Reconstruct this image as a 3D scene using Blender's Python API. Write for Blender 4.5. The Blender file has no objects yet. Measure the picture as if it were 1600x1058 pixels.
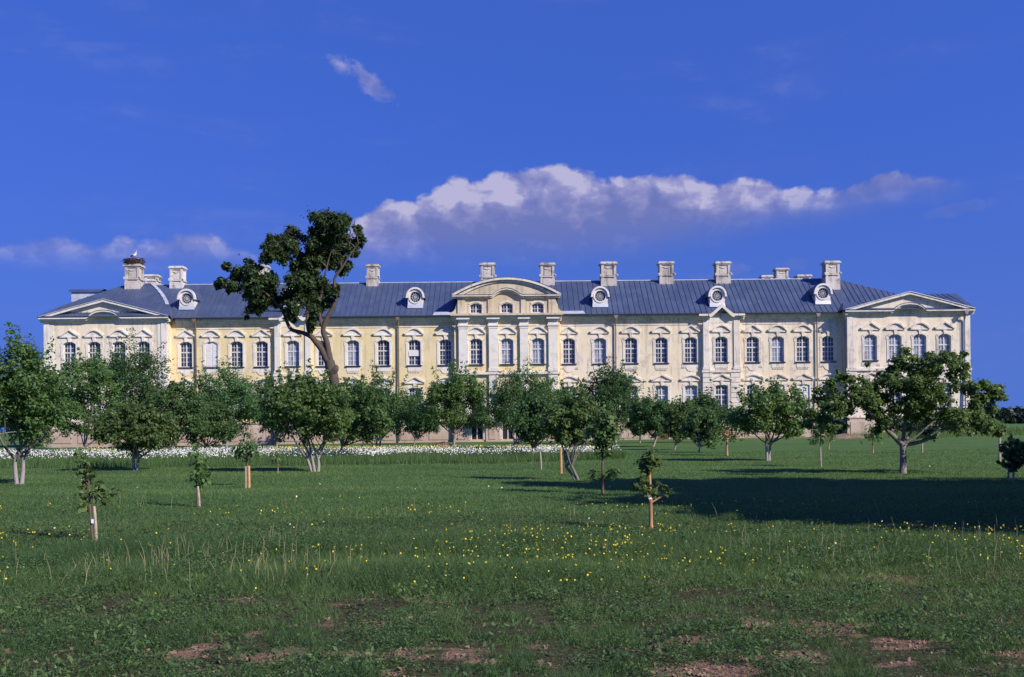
import bpy, math, random
import numpy as np
from mathutils import Vector

R = math.radians
scene = bpy.context.scene
COL = scene.collection

# ------------------------------------------------------------------ camera
FPX, HZ, CX, EYE, ROLL = 1640.0, 666.0, 800.0, 1.65, 0.0093   # photo pixels (1600 wide)
cam_d = bpy.data.cameras.new('camera')
cam = bpy.data.objects.new('camera', cam_d)
COL.objects.link(cam)
cam_d.sensor_width = 36.0
cam_d.lens = FPX / 1600 * 36.0
cam_d.shift_y = (HZ - 529.0) / 1600.0
cam_d.clip_end = 6000
cam.location = (0, 0, EYE)
cam.rotation_mode = 'XYZ'
from mathutils import Matrix
cam.matrix_world = Matrix.Translation((0, 0, EYE)) @ Matrix.Rotation(R(90), 4, 'X') @ Matrix.Rotation(-ROLL, 4, 'Z')
scene.camera = cam

# ------------------------------------------------------------------ light
SUN_VEC = Vector((1.26, -1.0, 1.07)).normalized()      # towards the sun
SUN_EL = math.asin(SUN_VEC.z)
SUN_AZ = math.atan2(SUN_VEC.x, SUN_VEC.y)              # clockwise from +Y
sun_d = bpy.data.lights.new('sun', 'SUN')
sun_d.energy = 5.0
sun_d.angle = R(0.53)
sun_d.color = (1.0, 0.92, 0.81)
sun = bpy.data.objects.new('sun', sun_d)
COL.objects.link(sun)
sun.location = (60, -40, 60)
sun.rotation_euler = SUN_VEC.to_track_quat('Z', 'Y').to_euler()

scene.view_settings.view_transform = 'Standard'
scene.view_settings.look = 'None'
scene.view_settings.exposure = 0.15
scene.view_settings.gamma = 1.0
scene.view_settings.use_curve_mapping = False
scene.cycles.max_bounces = 6
scene.cycles.transparent_max_bounces = 8
scene.cycles.use_denoising = True

world = bpy.data.worlds.new('World')
scene.world = world
world.use_nodes = True
WT = world.node_tree
WT.nodes.clear()


class G:
    """small helper that writes math as shader nodes"""
    def __init__(s, tree):
        s.t = tree

    def node(s, kind, **kw):
        n = s.t.nodes.new(kind)
        for k, v in kw.items():
            setattr(n, k, v)
        return n

    def put(s, sock, v):
        if isinstance(v, bpy.types.NodeSocket):
            s.t.links.new(v, sock)
        else:
            sock.default_value = v

    def m(s, op, a, b=0.0, c=0.0, clamp=False):
        n = s.node('ShaderNodeMath', operation=op, use_clamp=clamp)
        s.put(n.inputs[0], a)
        s.put(n.inputs[1], b)
        s.put(n.inputs[2], c)
        return n.outputs[0]

    def add(s, a, b): return s.m('ADD', a, b)
    def sub(s, a, b): return s.m('SUBTRACT', a, b)
    def mul(s, a, b): return s.m('MULTIPLY', a, b)

    def sstep(s, v, lo, hi, to0=0.0, to1=1.0):
        n = s.node('ShaderNodeMapRange', interpolation_type='SMOOTHSTEP')
        for i, x in enumerate((v, lo, hi, to0, to1)):
            s.put(n.inputs[i], x)
        return n.outputs[0]

    def vec(s, x, y, z):
        n = s.node('ShaderNodeCombineXYZ')
        for i, v in enumerate((x, y, z)):
            s.put(n.inputs[i], v)
        return n.outputs[0]

    def noise(s, v, scale, detail=5.0, rough=0.55, dist=0.0, out=0):
        n = s.node('ShaderNodeTexNoise')
        s.put(n.inputs['Vector'], v)
        n.inputs['Scale'].default_value = scale
        n.inputs['Detail'].default_value = detail
        n.inputs['Roughness'].default_value = rough
        n.inputs['Distortion'].default_value = dist
        return n.outputs[out]

    def mix(s, f, a, b, blend='MIX'):
        n = s.node('ShaderNodeMix', data_type='RGBA', blend_type=blend)
        s.put(n.inputs[0], f)
        s.put(n.inputs[6], a)
        s.put(n.inputs[7], b)
        return n.outputs[2]

    def ramp(s, f, stops):
        n = s.node('ShaderNodeValToRGB')
        e = n.color_ramp.elements
        while len(e) < len(stops):
            e.new(0.5)
        for i, (p, c) in enumerate(stops):
            e[i].position = p
            e[i].color = c
        s.put(n.inputs[0], f)
        return n.outputs[0]

    def curve(s, f, pts):
        n = s.node('ShaderNodeFloatCurve')
        c = n.mapping.curves[0]
        while len(c.points) < len(pts):
            c.points.new(0.5, 0.5)
        for p, (x, y) in zip(c.points, pts):
            p.location = (x, y)
        n.mapping.update()
        s.put(n.inputs['Value'], f)
        return n.outputs[0]


def c4(r, g, b):
    return (r, g, b, 1.0)


SKY_TINT = (0.455, 0.69, 1.66)


def build_sky():
    g = G(WT)
    out = g.node('ShaderNodeOutputWorld')
    bg = g.node('ShaderNodeBackground')
    sky = g.node('ShaderNodeTexSky', sky_type='NISHITA')
    sky.sun_disc = False
    sky.sun_elevation = SUN_EL
    sky.sun_rotation = SUN_AZ
    sky.altitude = 0
    sky.air_density = 1.0
    sky.dust_density = 0.0
    sky.ozone_density = 2.2
    tc = g.node('ShaderNodeTexCoord')
    sp = g.node('ShaderNodeSeparateXYZ')
    g.put(sp.inputs[0], tc.outputs['Generated'])
    x, y, z = sp.outputs
    az = g.m('ARCTAN2', x, y)                       # radians, 0 = +Y, clockwise
    el = g.m('ARCSINE', z)
    # the film's (polarised) sky: even from zenith to horizon, and a deeper blue, over the whole dome
    nv = g.node('ShaderNodeVectorMath', operation='NORMALIZE')
    g.put(nv.inputs[0], g.vec(x, y, g.add(g.mul(g.m('MAXIMUM', z, 0.0), 0.60), 0.48)))
    g.put(sky.inputs[0], nv.outputs[0])
    even = g.node('ShaderNodeVectorMath', operation='MINIMUM')
    g.put(even.inputs[0], sky.outputs[0])
    even.inputs[1].default_value = (1.15, 1.95, 4.0)
    skyc = g.mix(1.0, even.outputs[0], c4(*SKY_TINT), 'MULTIPLY')
    skyc = g.mix(g.sstep(el, 0.30, 0.0, 0.0, 0.34), skyc, c4(0.95, 1.55, 3.35))     # paler air near the horizon
    p = g.vec(az, g.mul(el, 1.25), 0.3)
    n_big = g.noise(g.vec(g.mul(az, 0.7), g.mul(el, 2.2), 1.7), 11.0, 4.0, 0.5)
    n_mid = g.noise(p, 26.0, 8.0, 0.62, 0.2)
    warp = g.node('ShaderNodeVectorMath', operation='MULTIPLY_ADD')
    g.put(warp.inputs[0], g.noise(p, 40.0, 5.0, 0.6, 0.0, 1))
    warp.inputs[1].default_value = (0.030, 0.016, 0.0)
    g.put(warp.inputs[2], p)

    def lobes(dx, dy):
        """rounded heads of cumulus: high in the middle of each lobe"""
        sh = g.node('ShaderNodeVectorMath', operation='ADD')
        g.put(sh.inputs[0], warp.outputs[0])
        sh.inputs[1].default_value = (dx, dy, 0.0)
        v = g.node('ShaderNodeTexVoronoi', voronoi_dimensions='2D', feature='SMOOTH_F1', normalize=True)
        g.put(v.inputs['Vector'], sh.outputs[0])
        v.inputs['Scale'].default_value = 19.0
        v.inputs['Detail'].default_value = 3.0
        v.inputs['Roughness'].default_value = 0.5
        v.inputs['Lacunarity'].default_value = 2.2
        v.inputs['Smoothness'].default_value = 0.35
        return g.sub(1.0, v.outputs['Distance'])
    puffy = lobes(0.0, 0.0)
    relief = g.sub(puffy, lobes(0.011, 0.010))

    def bank(a0, a1, tops, bots, e0, e1, bill, soft):
        """a cloud bank: outline of its tops and its base over azimuth (0..1 over a0..a1)"""
        t = g.m('DIVIDE', g.sub(az, a0), a1 - a0)
        top = g.add(g.mul(g.curve(t, tops), e1 - e0), e0)
        bot = g.add(g.mul(g.curve(t, bots), e1 - e0), e0)
        d_top = g.sub(g.add(top, g.add(g.mul(g.sub(n_mid, 0.5), bill * 0.7), g.mul(g.sub(puffy, 0.54), bill * 1.5))), el)
        d_bot = g.sub(el, g.add(bot, g.mul(g.sub(n_mid, 0.5), bill * 0.9)))
        a = g.mul(g.sstep(d_top, 0.0, soft), g.sstep(d_bot, -0.016, 0.034))
        ends = g.mul(g.sstep(t, 0.0, 0.05), g.sstep(t, 1.0, 0.93))
        a = g.mul(a, ends)
        return a, d_top

    A = lambda px: math.atan((px - CX) / FPX)
    a0, a1 = A(520), A(1540)
    T = lambda px: (A(px) - a0) / (a1 - a0)
    e0, e1 = 0.14, 0.26
    E = lambda px, py: (math.atan((HZ - ROLL * (px - CX) - py) / math.hypot(FPX, px - CX)) - e0) / (e1 - e0)
    tops = [(0, E(520, 385))] + [(T(a), E(a, b)) for a, b in ((560, 352), (610, 320), (650, 318), (690, 300), (722, 282), (748, 292), (782, 274), (840, 270), (900, 268), (960, 281), (1030, 279), (1120, 288), (1180, 287), (1240, 304), (1300, 299), (1360, 288), (1440, 280), (1500, 284))] + [(1, E(1540, 300))]
    bots = [(0, E(520, 392))] + [(T(a), E(a, b)) for a, b in ((560, 400), (700, 406), (900, 400), (1050, 386), (1200, 356), (1300, 336), (1400, 318), (1480, 302))] + [(1, E(1540, 298))]
    alpha1, dt1 = bank(a0, a1, tops, bots, e0, e1, 0.022, 0.007)
    b0, b1 = A(-60), A(430)
    T2 = lambda px: (A(px) - b0) / (b1 - b0)
    tops2 = [(0, E(-60, 384))] + [(T2(a), E(a, b)) for a, b in ((0, 386), (60, 378), (120, 378), (165, 388), (195, 377), (218, 384), (250, 377), (290, 369), (330, 373), (370, 384))] + [(1, E(430, 392))]
    bots2 = [(0, E(-60, 402)), (T2(60), E(60, 400)), (T2(160), E(160, 406)), (T2(300), E(300, 404)), (1, E(430, 402))]
    alpha2, dt2 = bank(b0, b1, tops2, bots2, e0, e1, 0.016, 0.009)
    alpha1 = g.mul(alpha1, 0.92)
    alpha2 = g.mul(alpha2, 0.85)

    def puff(px, py, wx, wy, ang, amt):
        u = g.sub(az, A(px))
        v = g.sub(el, math.atan((HZ - ROLL * (px - CX) - py) / math.hypot(FPX, px - CX)))
        ca, sa = math.cos(ang), math.sin(ang)
        uu = g.m('DIVIDE', g.add(g.mul(u, ca), g.mul(v, sa)), wx)
        vv = g.m('DIVIDE', g.sub(g.mul(v, ca), g.mul(u, sa)), wy)
        r = g.m('SQRT', g.add(g.mul(uu, uu), g.mul(vv, vv)))
        r = g.add(r, g.mul(g.sub(n_mid, 0.5), 4.2))
        return g.mul(g.sstep(r, 1.0, 0.25), amt)
    alpha3 = puff(585, 126, 0.034, 0.012, -0.42, 0.55)
    alpha3 = g.m('MAXIMUM', alpha3, puff(1150, 422, 0.035, 0.008, 0.15, 0.22))
    alpha3 = g.m('MAXIMUM', alpha3, puff(1225, 412, 0.020, 0.007, 0.0, 0.20))
    alpha3 = g.m('MAXIMUM', alpha3, puff(1480, 330, 0.040, 0.006, 0.1, 0.18))
    # the same kind of fair weather cloud all round the horizon outside these banks
    far = g.noise(g.vec(g.mul(az, 1.0), g.mul(el, 3.5), 7.0), 4.0, 6.0, 0.56)
    band = g.mul(g.sstep(el, 0.05, 0.12), g.sstep(el, 0.42, 0.22))
    away = g.sstep(g.m('ABSOLUTE', az), 0.52, 0.72)
    alpha4 = g.mul(g.mul(g.sstep(far, 0.62, 0.72), band), g.mul(away, 0.8))
    # thin cirrus veils
    cv = g.vec(g.add(g.mul(az, 1.2), g.mul(el, -0.6)), g.mul(el, 6.0), 2.0)
    cirrus = g.mul(g.sstep(g.noise(cv, 3.5, 7.0, 0.62, 0.4), 0.50, 0.80), 0.11)
    al = g.m('MAXIMUM', g.m('MAXIMUM', alpha1, alpha2), g.m('MAXIMUM', alpha3, alpha4))
    # sunlit edges are light, thick middles and bases mauve grey
    lit = g.add(g.mul(g.sstep(dt1, 0.060, 0.000), 0.52), g.mul(relief, 2.6))
    lit = g.add(lit, g.add(g.mul(g.sub(n_big, 0.44), 2.6), g.mul(g.sub(n_mid, 0.5), 1.0)))
    lit = g.sub(lit, g.mul(g.sstep(az, A(880), A(1060)), 0.14))
    lit = g.m('MULTIPLY', lit, 1.0, clamp=True)
    ccol = g.ramp(lit, [(0.0, c4(0.140, 0.175, 0.440)), (0.35, c4(0.190, 0.210, 0.465)), (0.72, c4(0.28, 0.285, 0.53)), (1.0, c4(0.46, 0.44, 0.63))])
    n = g.node('ShaderNodeMix', data_type='RGBA')
    g.put(n.inputs[0], cirrus)
    g.put(n.inputs[6], skyc)
    # cloud colours are radiances: divide by the background strength
    S = 0.12
    sc = g.node('ShaderNodeMix', data_type='RGBA', blend_type='MULTIPLY')
    sc.inputs[0].default_value = 1.0
    g.put(sc.inputs[6], ccol)
    sc.inputs[7].default_value = (1 / S, 1 / S, 1 / S, 1)
    g.put(n.inputs[7], sc.outputs[2])
    fin = g.mix(al, n.outputs[2], sc.outputs[2])
    g.put(bg.inputs[0], fin)
    bg.inputs[1].default_value = S
    WT.links.new(bg.outputs[0], out.inputs[0])


build_sky()

# ------------------------------------------------------------------ numbers
rng = np.random.default_rng(7)


def smooth(a, b, t):
    t = np.clip((np.asarray(t, float) - a) / (b - a), 0, 1)
    return t * t * (3 - 2 * t)


_lat = rng.random((8, 256, 256))


def vnoise(x, y, k=0):
    x = np.asarray(x, float) + 500
    y = np.asarray(y, float) + 500
    xi, yi = np.floor(x).astype(int), np.floor(y).astype(int)
    fx, fy = x - xi, y - yi
    fx, fy = fx * fx * (3 - 2 * fx), fy * fy * (3 - 2 * fy)
    L = _lat[k]
    a, b = L[xi % 256, yi % 256], L[(xi + 1) % 256, yi % 256]
    c, d = L[xi % 256, (yi + 1) % 256], L[(xi + 1) % 256, (yi + 1) % 256]
    return (a * (1 - fx) + b * fx) * (1 - fy) + (c * (1 - fx) + d * fx) * fy


def fbm(x, y, k=0, o=4):
    s, a, t = 0, 0.5, 0
    for i in range(o):
        s = s + a * vnoise(x * 2 ** i, y * 2 ** i, (k + i) % 8)
        t += a
        a *= 0.55
    return s / t


def gz(x, y):
    """height of the ground"""
    x, y = np.asarray(x, float), np.asarray(y, float)
    z = 0.0042 * np.clip(x, -70, 50) * smooth(28, 112, y)
    z = z + 0.45 * np.exp(-((x - 56) / 14) ** 2 - ((y - 108) / 11) ** 2)      # bank beyond the right corner
    z = z + (fbm(x * 0.35, y * 0.35, 3, 3) - 0.5) * 0.10 * smooth(60, 20, y)
    z = z + (fbm(x * 2.1, y * 2.1, 1, 3) - 0.5) * 0.05 * smooth(20, 10, y)
    return z


def unroll(px, py):
    u, v = px - CX, HZ - py
    return u * 1.0 + v * ROLL, v - u * ROLL


def at(px, py, Y):
    """point on the plane at distance Y that this photo pixel looks at"""
    u, v = unroll(px, py)
    return Vector((u / FPX * Y, Y, EYE + v / FPX * Y))


def foot(px, py):
    """point of the ground at this photo pixel"""
    u, v = unroll(px, py)
    Y = EYE * FPX / max(-v, 4)
    for _ in range(12):
        Y = (EYE - float(gz(u / FPX * Y, Y))) * FPX / max(-v, 4)
    return Vector((u / FPX * Y, Y, float(gz(u / FPX * Y, Y))))


# ------------------------------------------------------------------ materials
def new_mat(name):
    m = bpy.data.materials.new(name)
    m.use_nodes = True
    t = m.node_tree
    bs = t.nodes['Principled BSDF']
    return m, G(t), bs


def plain(name, col, rough=0.7, metal=0.0, vary=0.12, scale=3.0, bump=0.0):
    m, g, bs = new_mat(name)
    tc = g.node('ShaderNodeTexCoord')
    n = g.noise(tc.outputs['Object'], scale, 4.0)
    d = tuple(max(0, x * (1 - vary)) for x in col)
    l = tuple(min(1, x * (1 + vary)) for x in col)
    g.put(bs.inputs['Base Color'], g.ramp(n, [(0.3, c4(*d)), (0.7, c4(*l))]))
    bs.inputs['Roughness'].default_value = rough
    bs.inputs['Metallic'].default_value = metal
    if bump:
        b = g.node('ShaderNodeBump')
        b.inputs['Strength'].default_value = bump
        g.put(b.inputs['Height'], g.noise(tc.outputs['Object'], scale * 6, 4.0))
        g.put(bs.inputs['Normal'], b.outputs[0])
    return m


def plaster(name, base, pale, stain, amount, damp=0.5):
    m, g, bs = new_mat(name)
    o = g.node('ShaderNodeNewGeometry').outputs['Position']
    sp = g.node('ShaderNodeSeparateXYZ')
    g.put(sp.inputs[0], o)
    big = g.noise(o, 0.28, 5.0, 0.6, 0.4)
    mid = g.noise(o, 1.1, 6.0, 0.62, 0.5)
    streak = g.noise(g.vec(g.mul(sp.outputs[0], 2.6), g.mul(sp.outputs[1], 2.6), g.mul(sp.outputs[2], 0.28)), 1.0, 5.0, 0.6)
    fine = g.noise(o, 9.0, 4.0, 0.6)
    col = g.mix(g.sstep(big, 0.35, 0.68), c4(*base), c4(*pale))
    col = g.mix(g.mul(g.sstep(mid, 0.52, 0.70), amount), col, c4(*stain))
    col = g.mix(g.mul(g.sstep(streak, 0.50, 0.70), amount * 0.85), col, c4(*[x * 0.72 for x in stain]))
    col = g.mix(g.mul(g.sstep(g.noise(o, 0.55, 7.0, 0.7, 0.8), 0.57, 0.61), amount * 0.75), col, c4(0.52, 0.47, 0.42))
    col = g.mix(0.12, col, g.ramp(fine, [(0.2, c4(0.3, 0.28, 0.24)), (0.8, c4(0.9, 0.88, 0.8))]))
    # rising damp and splashes on the lowest masonry
    low = g.add(sp.outputs[2], g.mul(g.sub(mid, 0.5), 2.5))
    col = g.mix(g.mul(g.sstep(low, 2.3, 0.2), damp), col, c4(0.40, 0.28, 0.21))
    g.put(bs.inputs['Base Color'], col)
    bs.inputs['Roughness'].default_value = 0.9
    b = g.node('ShaderNodeBump')
    b.inputs['Strength'].default_value = 0.35
    b.inputs['Distance'].default_value = 0.05
    g.put(b.inputs['Height'], g.add(mid, g.mul(fine, 0.5)))
    g.put(bs.inputs['Normal'], b.outputs[0])
    return m


def leafmat(name, dark, light, trans=0.35, rough=0.5, vary=True):
    m, g, bs = new_mat(name)
    at_ = g.node('ShaderNodeAttribute', attribute_name='tint')
    col = g.ramp(at_.outputs['Fac'], [(0.0, c4(*dark)), (1.0, c4(*light))])
    oi = g.node('ShaderNodeObjectInfo')
    hs = g.node('ShaderNodeHueSaturation')
    g.put(hs.inputs['Hue'], g.sstep(oi.outputs['Random'], 0.0, 1.0, 0.482, 0.512))
    g.put(hs.inputs['Value'], g.sstep(g.m('FRACT', g.mul(oi.outputs['Random'], 7.31)), 0.0, 1.0, 0.86, 1.18) if vary else 1.0)
    g.put(hs.inputs['Color'], col)
    if vary:
        col = hs.outputs[0]
    g.put(bs.inputs['Base Color'], col)
    bs.inputs['Roughness'].default_value = rough
    bs.inputs['Specular IOR Level'].default_value = 0.35
    tr = g.node('ShaderNodeBsdfTranslucent')
    g.put(tr.inputs[0], g.mix(0.5, col, c4(light[0] * 1.3, light[1] * 1.35, light[2] * 0.6)))
    mx = g.node('ShaderNodeMixShader')
    mx.inputs[0].default_value = trans
    out = g.t.nodes['Material Output']
    g.t.links.new(bs.outputs[0], mx.inputs[1])
    g.t.links.new(tr.outputs[0], mx.inputs[2])
    g.t.links.new(mx.outputs[0], out.inputs[0])
    return m


def barkmat(name, col, wash=None, top=1.0):
    m, g, bs = new_mat(name)
    tc = g.node('ShaderNodeTexCoord')
    o = tc.outputs['Object']
    sp = g.node('ShaderNodeSeparateXYZ')
    g.put(sp.inputs[0], o)
    n = g.noise(g.vec(g.mul(sp.outputs[0], 14), g.mul(sp.outputs[1], 14), g.mul(sp.outputs[2], 3.0)), 1.0, 6.0, 0.65)
    c = g.ramp(n, [(0.25, c4(*[x * 0.45 for x in col])), (0.75, c4(*[min(1, x * 1.35) for x in col]))])
    if wash:
        h = g.add(sp.outputs[2], g.mul(g.sub(n, 0.5), 0.6))
        f = g.mul(g.sstep(h, top + 0.15, top - 0.15), g.sstep(n, 0.30, 0.46))
        c = g.mix(g.mul(f, 0.85), c, c4(*wash))
    g.put(bs.inputs['Base Color'], c)
    bs.inputs['Roughness'].default_value = 0.95
    b = g.node('ShaderNodeBump')
    b.inputs['Strength'].default_value = 0.8
    b.inputs['Distance'].default_value = 0.03
    g.put(b.inputs['Height'], n)
    g.put(bs.inputs['Normal'], b.outputs[0])
    return m


def roofmat():
    m, g, bs = new_mat('roof_sheet_metal')
    tc = g.node('ShaderNodeTexCoord')
    o = tc.outputs['Object']
    n = g.noise(o, 0.5, 6.0, 0.6, 0.3)
    sp = g.node('ShaderNodeSeparateXYZ')
    g.put(sp.inputs[0], o)
    st = g.noise(g.vec(g.mul(sp.outputs[0], 2.2), g.mul(sp.outputs[1], 0.25), 0.0), 1.0, 4.0, 0.6)
    # neighbouring sheets weathered a little differently
    sh = g.node('ShaderNodeTexWhiteNoise', noise_dimensions='2D')
    g.put(sh.inputs[0], g.vec(g.m('FLOOR', g.m('DIVIDE', g.add(sp.outputs[0], 0.3), 0.6)), g.m('FLOOR', g.m('DIVIDE', sp.outputs[2], 1.55)), 0.0))
    c = g.ramp(n, [(0.3, c4(0.062, 0.090, 0.165)), (0.7, c4(0.095, 0.130, 0.225))])
    c = g.mix(g.mul(g.sstep(st, 0.5, 0.75), 0.35), c, c4(0.17, 0.19, 0.25))
    c = g.mix(g.mul(sh.outputs[0], 0.42), c, c4(0.060, 0.078, 0.128))
    c = g.mix(g.mul(g.sstep(g.noise(o, 0.9, 7.0, 0.7, 0.6), 0.60, 0.70), 0.30), c, c4(0.20, 0.17, 0.15))
    g.put(bs.inputs['Base Color'], c)
    bs.inputs['Metallic'].default_value = 0.25
    g.put(bs.inputs['Roughness'], g.sstep(n, 0.2, 0.8, 0.42, 0.62))
    b = g.node('ShaderNodeBump')
    b.inputs['Strength'].default_value = 0.25
    b.inputs['Distance'].default_value = 0.05
    g.put(b.inputs['Height'], g.noise(o, 1.3, 4.0))
    g.put(bs.inputs['Normal'], b.outputs[0])
    return m


def glassmat(name, col, rough=0.08):
    m, g, bs = new_mat(name)
    tc = g.node('ShaderNodeTexCoord')
    oi = g.node('ShaderNodeObjectInfo')
    v = g.node('ShaderNodeTexWhiteNoise', noise_dimensions='4D')
    sp = g.node('ShaderNodeSeparateXYZ')
    g.put(sp.inputs[0], tc.outputs['Object'])
    g.put(v.inputs[0], g.vec(g.m('FLOOR', g.m('DIVIDE', sp.outputs[0], 0.32)), 0.0, g.m('FLOOR', g.m('DIVIDE', sp.outputs[2], 0.5))))
    g.put(v.inputs['W'], oi.outputs['Random'])
    f = g.m('MULTIPLY', v.outputs[0], 0.7)
    g.put(bs.inputs['Base Color'], g.mix(f, c4(*col), c4(*[x * 2.2 for x in col])))
    bs.inputs['Roughness'].default_value = rough
    bs.inputs['IOR'].default_value = 1.55
    b = g.node('ShaderNodeBump')
    b.inputs['Strength'].default_value = 0.05
    g.put(b.inputs['Height'], g.noise(tc.outputs['Object'], 2.0, 2.0))
    g.put(bs.inputs['Normal'], b.outputs[0])
    return m


M = {}
M['yellow'] = plaster('plaster_yellow', (0.79, 0.62, 0.29), (0.80, 0.67, 0.40), (0.56, 0.46, 0.31), 0.60)
M['worn'] = plaster('plaster_worn', (0.79, 0.65, 0.44), (0.81, 0.70, 0.53), (0.52, 0.42, 0.33), 0.80)
M['pale'] = plaster('plaster_pale', (0.80, 0.68, 0.50), (0.82, 0.73, 0.59), (0.54, 0.46, 0.37), 0.68)
M['trim'] = plaster('plaster_trim', (0.77, 0.71, 0.63), (0.82, 0.78, 0.72), (0.56, 0.49, 0.43), 0.55)
M['trimw'] = plaster('plaster_trim_worn', (0.74, 0.65, 0.55), (0.80, 0.73, 0.64), (0.46, 0.38, 0.32), 0.80)
M['attic'] = plaster('plaster_attic', (0.58, 0.46, 0.30), (0.66, 0.55, 0.38), (0.36, 0.29, 0.22), 0.80, 0.0)
M['plinth'] = plaster('plaster_plinth', (0.52, 0.38, 0.29), (0.60, 0.50, 0.41), (0.42, 0.22, 0.15), 0.85, 0.5)
M['chim'] = plaster('plaster_chimney', (0.50, 0.44, 0.38), (0.72, 0.67, 0.61), (0.20, 0.165, 0.14), 1.0, 0.0)
M['roof'] = roofmat()
M['zinc'] = plain('bright_flashing', (0.62, 0.64, 0.68), 0.45, 0.3, 0.2, 1.5)
M['gutter'] = plain('dark_gutter', (0.035, 0.037, 0.045), 0.6, 0.2)
M['pipe'] = plain('pipe_zinc', (0.26, 0.26, 0.29), 0.5, 0.4)
M['pipeb'] = plain('pipe_brown', (0.20, 0.135, 0.085), 0.7)
M['frame'] = plain('painted_wood_white', (0.64, 0.63, 0.62), 0.6, 0, 0.1, 5)
M['glass'] = glassmat('window_glass', (0.030, 0.036, 0.058))
M['curtain'] = glassmat('window_glass_curtain', (0.19, 0.21, 0.27), 0.12)
M['board'] = plain('white_boarding', (0.72, 0.70, 0.69), 0.8, 0, 0.06, 2)
M['dorm'] = plain('dormer_paint', (0.72, 0.68, 0.65), 0.7, 0, 0.15, 2.5)
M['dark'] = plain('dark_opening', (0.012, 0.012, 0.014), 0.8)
M['door'] = plain('red_brown_door', (0.20, 0.065, 0.035), 0.75, 0, 0.25, 2)
M['soil'] = plain('loose_earth', (0.20, 0.13, 0.09), 0.95, 0, 0.3, 5, 0.6)
M['bark'] = barkmat('orchard_bark', (0.21, 0.185, 0.17), (0.35, 0.31, 0.30), 0.70)
M['barkd'] = barkmat('bare_bark', (0.235, 0.205, 0.185))
M['barkb'] = barkmat('old_tree_bark', (0.105, 0.078, 0.062))
M['stem'] = barkmat('sapling_bark', (0.16, 0.10, 0.07))
M['copper'] = barkmat('coppery_bark', (0.50, 0.26, 0.14))
M['stake'] = plain('grey_stake_wood', (0.42, 0.34, 0.27), 0.9, 0, 0.3, 8, 0.4)
M['stakeo'] = plain('fresh_stake_wood', (0.56, 0.32, 0.13), 0.85, 0, 0.2, 8, 0.4)
M['tag'] = plain('white_plastic', (0.85, 0.85, 0.85), 0.5)
M['apple'] = leafmat('apple_leaves', (0.052, 0.112, 0.034), (0.165, 0.260, 0.082), 0.42)
M['apple2'] = leafmat('apple_leaves_bluish', (0.046, 0.112, 0.040), (0.130, 0.235, 0.085), 0.42)
M['pear'] = leafmat('dark_pear_leaves', (0.036, 0.092, 0.034), (0.100, 0.195, 0.066), 0.38)
M['ash'] = leafmat('tall_tree_leaves', (0.022, 0.048, 0.018), (0.075, 0.120, 0.040), 0.35, 0.5, False)
M['grass'] = leafmat('grass_blades', (0.034, 0.092, 0.032), (0.165, 0.255, 0.075), 0.35, 0.6, False)
M['straw'] = plain('dry_straw', (0.36, 0.315, 0.17), 0.8, 0, 0.35, 0.8)
M['yfl'] = plain('yellow_petals', (0.80, 0.62, 0.03), 0.6)
M['wfl'] = plain('white_petals', (0.80, 0.79, 0.72), 0.6)
M['forest'] = leafmat('far_wood_leaves', (0.012, 0.024, 0.014), (0.030, 0.055, 0.026), 0.15)
M['twig'] = plain('nest_twigs', (0.085, 0.055, 0.045), 0.95, 0, 0.4, 4)
M['feather'] = plain('white_feathers', (0.78, 0.75, 0.70), 0.8)
M['black'] = plain('black_feathers', (0.02, 0.02, 0.025), 0.6)
M['red'] = plain('red_bill', (0.55, 0.08, 0.03), 0.5)


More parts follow.
